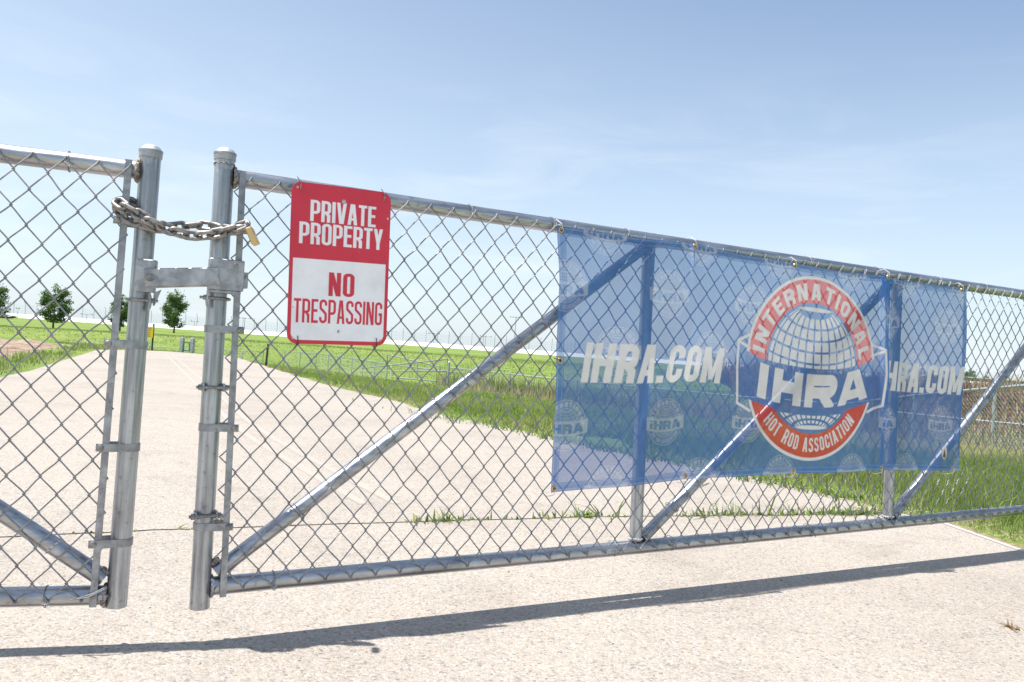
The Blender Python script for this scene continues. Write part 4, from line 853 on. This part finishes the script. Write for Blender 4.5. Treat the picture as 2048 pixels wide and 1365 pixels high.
def put_tree(t, px, py_, Y, ang, sc, label, grp='young trees on the grass beyond the road'):
    t.location = (px, Y, float(terrain(px, Y))); t.rotation_euler = (0, 0, ang); t.scale = sc; tag(t, label, 'tree' if grp else 'shrub', grp)
def copy_tree(t):
    c = t.copy(); COL.objects.link(c)
    for ch in t.children: q_ = ch.copy(); COL.objects.link(q_); q_.parent = c
    return c
tA, tB = make_tree(3), make_tree(8, 5.9, 2.9)
put_tree(tA, -57.7, 0, 136, .4, (1.25, 1.25, 1.24), 'young leafy tree seen through the gap between the two gate posts')
put_tree(tB, -50.2, 0, 102, 1.3, (.95, .95, .79), 'smaller young tree directly behind the tension bar of the left gate leaf')
t = copy_tree(tA); put_tree(t, -50.1, 0, 87, 2.6, (.92, .92, .80), 'full crowned young tree behind the mesh of the left gate leaf')
t = copy_tree(tB); put_tree(t, -40.6, 0, 62, 4.2, (.72, .72, .66), 'young tree cut off by the left edge of the photo')

# ------------------------------------------------------------------ things beyond the gate
M_GALVF = mat('weathered_fence', (.40, .44, .45), .5, .5); M_GALVF2 = mat('fence_mesh_wire', (.33, .37, .38), .5, .4)
def low_fence(name, label, pts, hgt, pitch, wire, post_gap, grp, rail_r=.021, top=True):
    pts = np.array(pts, float); root = empty(name, label, 'fence', tuple(pts[0]-np.array([0, 0, hgt])), grp); o0 = pts[0]-np.array([0, 0, hgt])
    seg = np.linalg.norm(np.diff(pts, axis=0), axis=1); cum = np.concatenate([[0], np.cumsum(seg)]); at = lambda s: np.stack([np.interp(s, cum, pts[:, i]) for i in range(3)], -1)
    if top: MB().tube(at(np.linspace(0, cum[-1], max(8, int(cum[-1])))) - o0, rail_r, 8).build('top_rail', M_GALVF, root)
    n = int(cum[-1]/pitch); mb = MB(); nz_ = int(hgt/pitch*2); V = []; F = []; c = 0
    for i in range(n):
        xs2 = (i+np.where((np.arange(nz_+1)+i) % 2 == 0, 0, 1))*pitch*.5*2/1-0
        xs2 = i*pitch/1+np.where((np.arange(nz_+1)) % 2 == 0, 0, pitch) if i % 2 == 0 else i*pitch+np.where((np.arange(nz_+1)) % 2 == 0, pitch, 0)
        P = at(np.clip(xs2, 0, cum[-1]))-o0; P[:, 2] -= np.arange(nz_+1)/nz_*hgt
        mb.tube(P, wire, 3, caps=False)
    mb.build('chain_link_mesh', M_GALVF2, root, smooth=False)
    m_ = max(1, int(cum[-1]/post_gap))
    for i in range(m_+1):
        p = at(cum[-1]*i/m_)-o0; mb = MB(); mb.tube([p+arr(0, 0, .05), p-arr(0, 0, hgt+.15)], .03, 8); mb.lathe([(.034, .05), (.033, .07), (.018, .088), (.001, .093)], p, 8); mb.build('fence_post', M_GALVF, root)
    return root
G = 'low chain link fences round the hollow'
low_fence('low_chain_link_fence', 'low chain link fence running right behind the diagonal brace and the banner', [(-2.823, 36, -.131), (1.858, 32.5, -.196), (7.875, 26, -.143), (10.137, 24, -.08)], 1.0, .075, .0030, 3.1, G)
low_fence('low_chain_link_fence', 'fence with a knuckled top right of the banner in front of dead brush', [(10.4, 22.3, -.115), (11.9, 20.2, -.10), (13.2, 18, -.05)], 1.0, .06, .0026, 3.4, G)
low_fence('low_chain_link_fence', 'grey low chain link enclosure with many close posts below the red sign', [(-14.165, 50, -.226), (-11.486, 48, -.175), (-9.058, 45, -.235), (-6.308, 41, -.304)], .92, .09, .0048, 1.5, G, .02)
low_fence('low_chain_link_fence', 'long thin wire fence beyond the far end of the road at the left', [(-45, 45, -.80), (-28.85, 45, -.548), (-22.8, 45, -.40), (-17.3, 46, -.37), (-15.2, 49, -.32)], .9, .12, .0042, 3.4, G, .016)
low_fence('side_fence', 'chain link fence with a thick pale top pipe rising toward the right edge', [(10.137, 24, -.061), (9.9, 19.6, .42), (9.30, 16, .70), (8.62, 13, .885), (8.0, 10.3, 1.05)], 1.15, .085, .0030, 3.6, None, .028)['category'] = 'fence'
# two tubular field gates left leaning in the hollow
M_TUBE = mat('pale_tube', (.62, .63, .62), .45, .45); _n = noise(M_TUBE, 9, 4); _q = ramp(M_TUBE, [(.35, (.26, .25, .235)), (.6, (.40, .41, .41))]); lk(M_TUBE, _n.outputs['Fac'], _q.inputs[0]); lk(M_TUBE, _q.outputs[0], bsdf(M_TUBE).inputs['Base Color'])
def field_gate(label, bars, r):
    o0 = np.array(min(bars[0][0], bars[-1][1], key=lambda p: p[2])); root = empty('tubular_field_gate', label, 'gate', tuple(o0), 'tubular gates left open in the hollow')
    for p, q in bars: MB().tube([np.array(p)-o0, (np.array(p)+np.array(q))/2-o0+arr(0, 0, .004), np.array(q)-o0], r, 8).build('gate_bar', M_TUBE, root)
field_gate('pale tubular gate standing open, its right end highest', [((-7.76, 42, -.661), (-2.77, 35, .246)), ((-7.88, 42, -.854), (-2.70, 35, -.27)), ((-5.78, 39, -.895), (-2.654, 35, -.758)), ((-2.77, 35, .246), (-2.654, 35, -.758)), ((-4.35, 37.2, -.04), (-4.25, 37, -.85)), ((-5.85, 39.3, -.32), (-5.78, 39, -.895))], .032)
field_gate('pale tubular gate sloping down to the right across the other one', [((-6.341, 41, .158), (-3.163, 36, -.133)), ((-5.866, 41, -.35), (-2.312, 35, -.316)), ((-6.341, 41, .158), (-6.3, 41, -.95)), ((-3.163, 36, -.133), (-3.15, 36, -.40))], .030)
MB().lathe([(.055, -1.2), (.055, .22), (.06, .225), (.06, .25), (.03, .29), (.001, .3)], (0, 0, 0), 14).build('fence_end_post', M_GALVF, None, loc=(-2.66, 34.6, -.13))
tag(bpy.data.objects['fence_end_post'], 'stout galvanised post with a domed cap beside the open tubular gates', 'post')

# marker sign, stakes, timber frame
M_BLK = mat('black_painted_steel', (.03, .032, .03), .6); M_YEL = mat('yellow_plate', (.80, .56, .03), .5); M_GRN = mat('green_paint', (.06, .22, .13), .5); M_CGR = mat('weathered_grey', (.40, .42, .42), .8); _n = noise(M_CGR, 7, 5); _q = ramp(M_CGR, [(.35, (.25, .27, .27)), (.65, (.52, .54, .54))]); lk(M_CGR, _n.outputs['Fac'], _q.inputs[0]); lk(M_CGR, _q.outputs[0], bsdf(M_CGR).inputs['Base Color'])
r_ = empty('marker_sign', 'yellow plate on a black stake at the far end of the road', 'sign', (-12.60, 28, -.05))
mb = MB(); mb.box((0, 0, .46), (.055, .03, .94), bev=.004); mb.build('stake', M_BLK, r_)
mb = MB(); mb.box((-.19, -.024, .632), (.40, .008, .39), bev=.003); pl = mb.build('sign_plate', M_YEL, r_)
mb = MB()
for i, (wd, zz) in enumerate(((.30, .76), (.22, .70), (.26, .62), (.18, .55), (.24, .49))): mb.box((-.21+.02*(i % 2), -.0300, zz), (wd, .002, .022))
pr_ = mb.build('faded_lines', mat('faded_print', (.40, .27, .03), .6), pl, kind='stuff')
r_ = empty('utility_frame', 'squat frame of two grey posts joined by green bars on the far grass', 'frame', (-10.97, 27, -.02))
for sx_ in (-1, 1):
    mb = MB(); mb.box((sx_*.175, 0, .25), (.115, .16, .50), bev=.012); mb.box((sx_*.175, 0, .512), (.07, .1, .03), bev=.006); mb.build('frame_post', M_CGR, r_)
for z_ in (.075, .36): MB().box((0, -.05, z_), (.235, .05, .045), bev=.006).build('cross_bar', M_GRN, r_)
for sx_ in (-1, 1): MB().box((sx_*.105, -.06, .22), (.03, .05, .24), bev=.004).build('side_bar', M_GRN, r_)
def stake(name, label, x, y, h_, m, w_=.03, lean=0.):
    z0 = float(terrain(x, y)); mb = MB(); mb.box((0, 0, h_/2-.1), (w_, w_*.5, h_+.2), bev=w_*.1); mb.box((0, w_*.4, h_/2-.1), (w_*.3, w_*.7, h_+.2)); o = mb.build(name, m, None, loc=(x, y, z0)); o.rotation_euler = (0, lean, 0); tag(o, label, 'post'); return o
stake('steel_stake', 'black steel stake in the grass left of the red sign', -6.73, 22, .66, M_BLK, .055, .03)
stake('marker_post', 'short grey post in the grass behind the right gate post', -8.08, 24, .40, M_CGR, .05)

# the track wall with its catch fence far behind
M_WALL = mat('white_wall_paint', (.80, .80, .79), .7); _n = noise(M_WALL, .3, 5); _q = ramp(M_WALL, [(.3, (.72, .72, .71)), (.6, (.82, .82, .81))]); lk(M_WALL, _n.outputs['Fac'], _q.inputs[0]); lk(M_WALL, _q.outputs[0], bsdf(M_WALL).inputs['Base Color'])
mb = MB(); pr2 = [(-1.25, 0), (-1.2, .12), (-.28, 1.40), (-.22, 1.46), (.25, 1.46), (.3, 0)]; mb.add([(-280, a, b) for a, b in pr2]+[(280, a, b) for a, b in pr2], [tuple(range(6)), tuple(range(11, 5, -1))]+[(i, i+6, (i+1) % 6+6, (i+1) % 6) for i in range(6)]); o = mb.build('track_wall', M_WALL, None, smooth=False, loc=(0, 300, -.05)); tag(o, 'long low white concrete wall along the far side of the field', 'wall')  # front face sloped instead of upright, shaped to catch more sun
M_CF = mat('hazed_fence_steel', (.27, .31, .34), .6, .2)  # steel lightened to blue-grey, distance haze put into the colour
cf = empty('catch_fence', 'tall pale catch fence of thin posts standing on the white wall', 'fence', (0, 300.3, 1.35))
n_p = 98
for i in range(n_p):
    x_ = -212+424*(i+.5)/n_p
    mb = MB(); mb.tube([(x_, 0, 0), (x_, 0, 3.7), (x_, -.5, 4.5), (x_, -1.2, 4.9)], .075, 5); mb.build('fence_post', M_CF, cf)
mb = MB()
for z_ in (.6, 1.3, 2.0, 2.7, 3.4): mb.tube([(-215, -.06, z_), (0, -.06, z_), (215, -.06, z_)], .022, 4)
for i in range(720): x_ = -214+428*i/719; mb.tube([(x_, -.08, .1), (x_, -.08, 3.7)],   .016, 3, caps=False)
mb.build('fence_mesh', M_CF, cf, smooth=False)
def pole(label, x, y, top, arm, heads, r=.09):
    z0 = float(terrain(x, y)); t = empty('trackside_pole', label, 'pole', (x, y, z0), 'poles along the far track'); hh = top-z0
    MB().tube([(0, 0, 0), (0, 0, hh*.5), (0, 0, hh)], np.array([r, r*.9, r*.7]), 7).build('mast', M_CF, t)
    MB().box((0, 0, hh-.1), (arm, .12, .10)).build('cross_arm', M_CF, t)
    for k in range(heads): MB().box(((k/(max(1, heads-1))-.5)*arm*.9, -.12, hh+.10), (.38, .32, .36), bev=.06).build('lamp_head', M_CF, t)
pole('short T-shaped pole between two trees on the left', -154, 288, 3.0, 4.4, 2); pole('T-shaped pole topped with a bulky lamp left of the red sign', -96.9, 288, 5.6, 4.2, 3, .12)
pole('pole behind the mesh of the left gate leaf near the left edge', -179, 288, 3.4, 1.2, 2); pole('pale twin lamp pole right of the tree in the gate gap', -115, 288, 3.2, 2.6, 2)
pole('T-shaped pole just left of the steel brace', -9.6, 288, 5.2, 4.4, 3); pole('T-shaped pole right of the red sign above the wall', -28.3, 288, 4.9, 4.2, 3)
pole('tall floodlight mast standing far behind the wall', 1.0, 330, 14.6, 5.0, 5, .16)
# far trees on the right, beyond the wall
for px_, Y_, sc_, lb2 in ((219, 380, 2.0, 'broad far tree just right of the banner'), (229, 384, 1.3, 'smaller far tree right of the broad one'), (214, 386, 1.1, 'low far tree touching the banner edge')):
    t = copy_tree(tA); put_tree(t, px_, 0, Y_, sc_, (sc_*.75, sc_*.75, sc_*.62), lb2, 'far trees at the right')
mb = MB(); mb.box((255, 372, 1.5), (100, 8, 3.0)); mb.box((255, 367, 3.2), (104, 14, .5)); o = mb.build('far_shed', M_WALL, None); tag(o, 'low white shed roof on the horizon at the right', 'shed')
t = copy_tree(tB); put_tree(t, -127, 0, 200, 2.2, (1.4, 1.4, .20), 'low dark shrub at the foot of the wall at the left edge', None)
# debris on the apron
M_DEAD = leafmat('dead_leaf', [(0, (.16, .10, .05)), (1, (.35, .24, .13))])
x = RNG.normal(1.80, .016, 26); y = RNG.normal(2.775, .009, 26); q = blades(x, y, np.full(26, .002), RNG.uniform(.004, .012, 26), RNG.uniform(.006, .012, 26), RNG.uniform(0, 1, 26), 4.5)
o = np_mesh('leaf_litter', q[0], q[1], M_DEAD, q[2]); tag(o, 'small crumpled brown leaf lying on the concrete at lower right', 'leaf')
mb = MB()
for i in range(46):
    px_, py_ = RNG.uniform(-2.4, 2.5), RNG.uniform(1.6, 4.2); r0 = RNG.uniform(.0018, .0048)
    a = RNG.uniform(0, PI); mb.lathe([(r0*.5, -.001), (r0, r0*.3), (r0*.7, r0*.75), (r0*.1, r0*.9)], (px_, py_, 0), 6, R=np.array([[math.cos(a), -math.sin(a), 0], [math.sin(a)*.7, math.cos(a)*.7, 0], [0, 0, 1]]))
M_PEB = mat('dark_pebble', (.16, .14, .12), .8); o = mb.build('pebbles', M_PEB, None, kind='stuff'); tag(o, 'scattered dark pebbles lying on the concrete', 'pebbles')
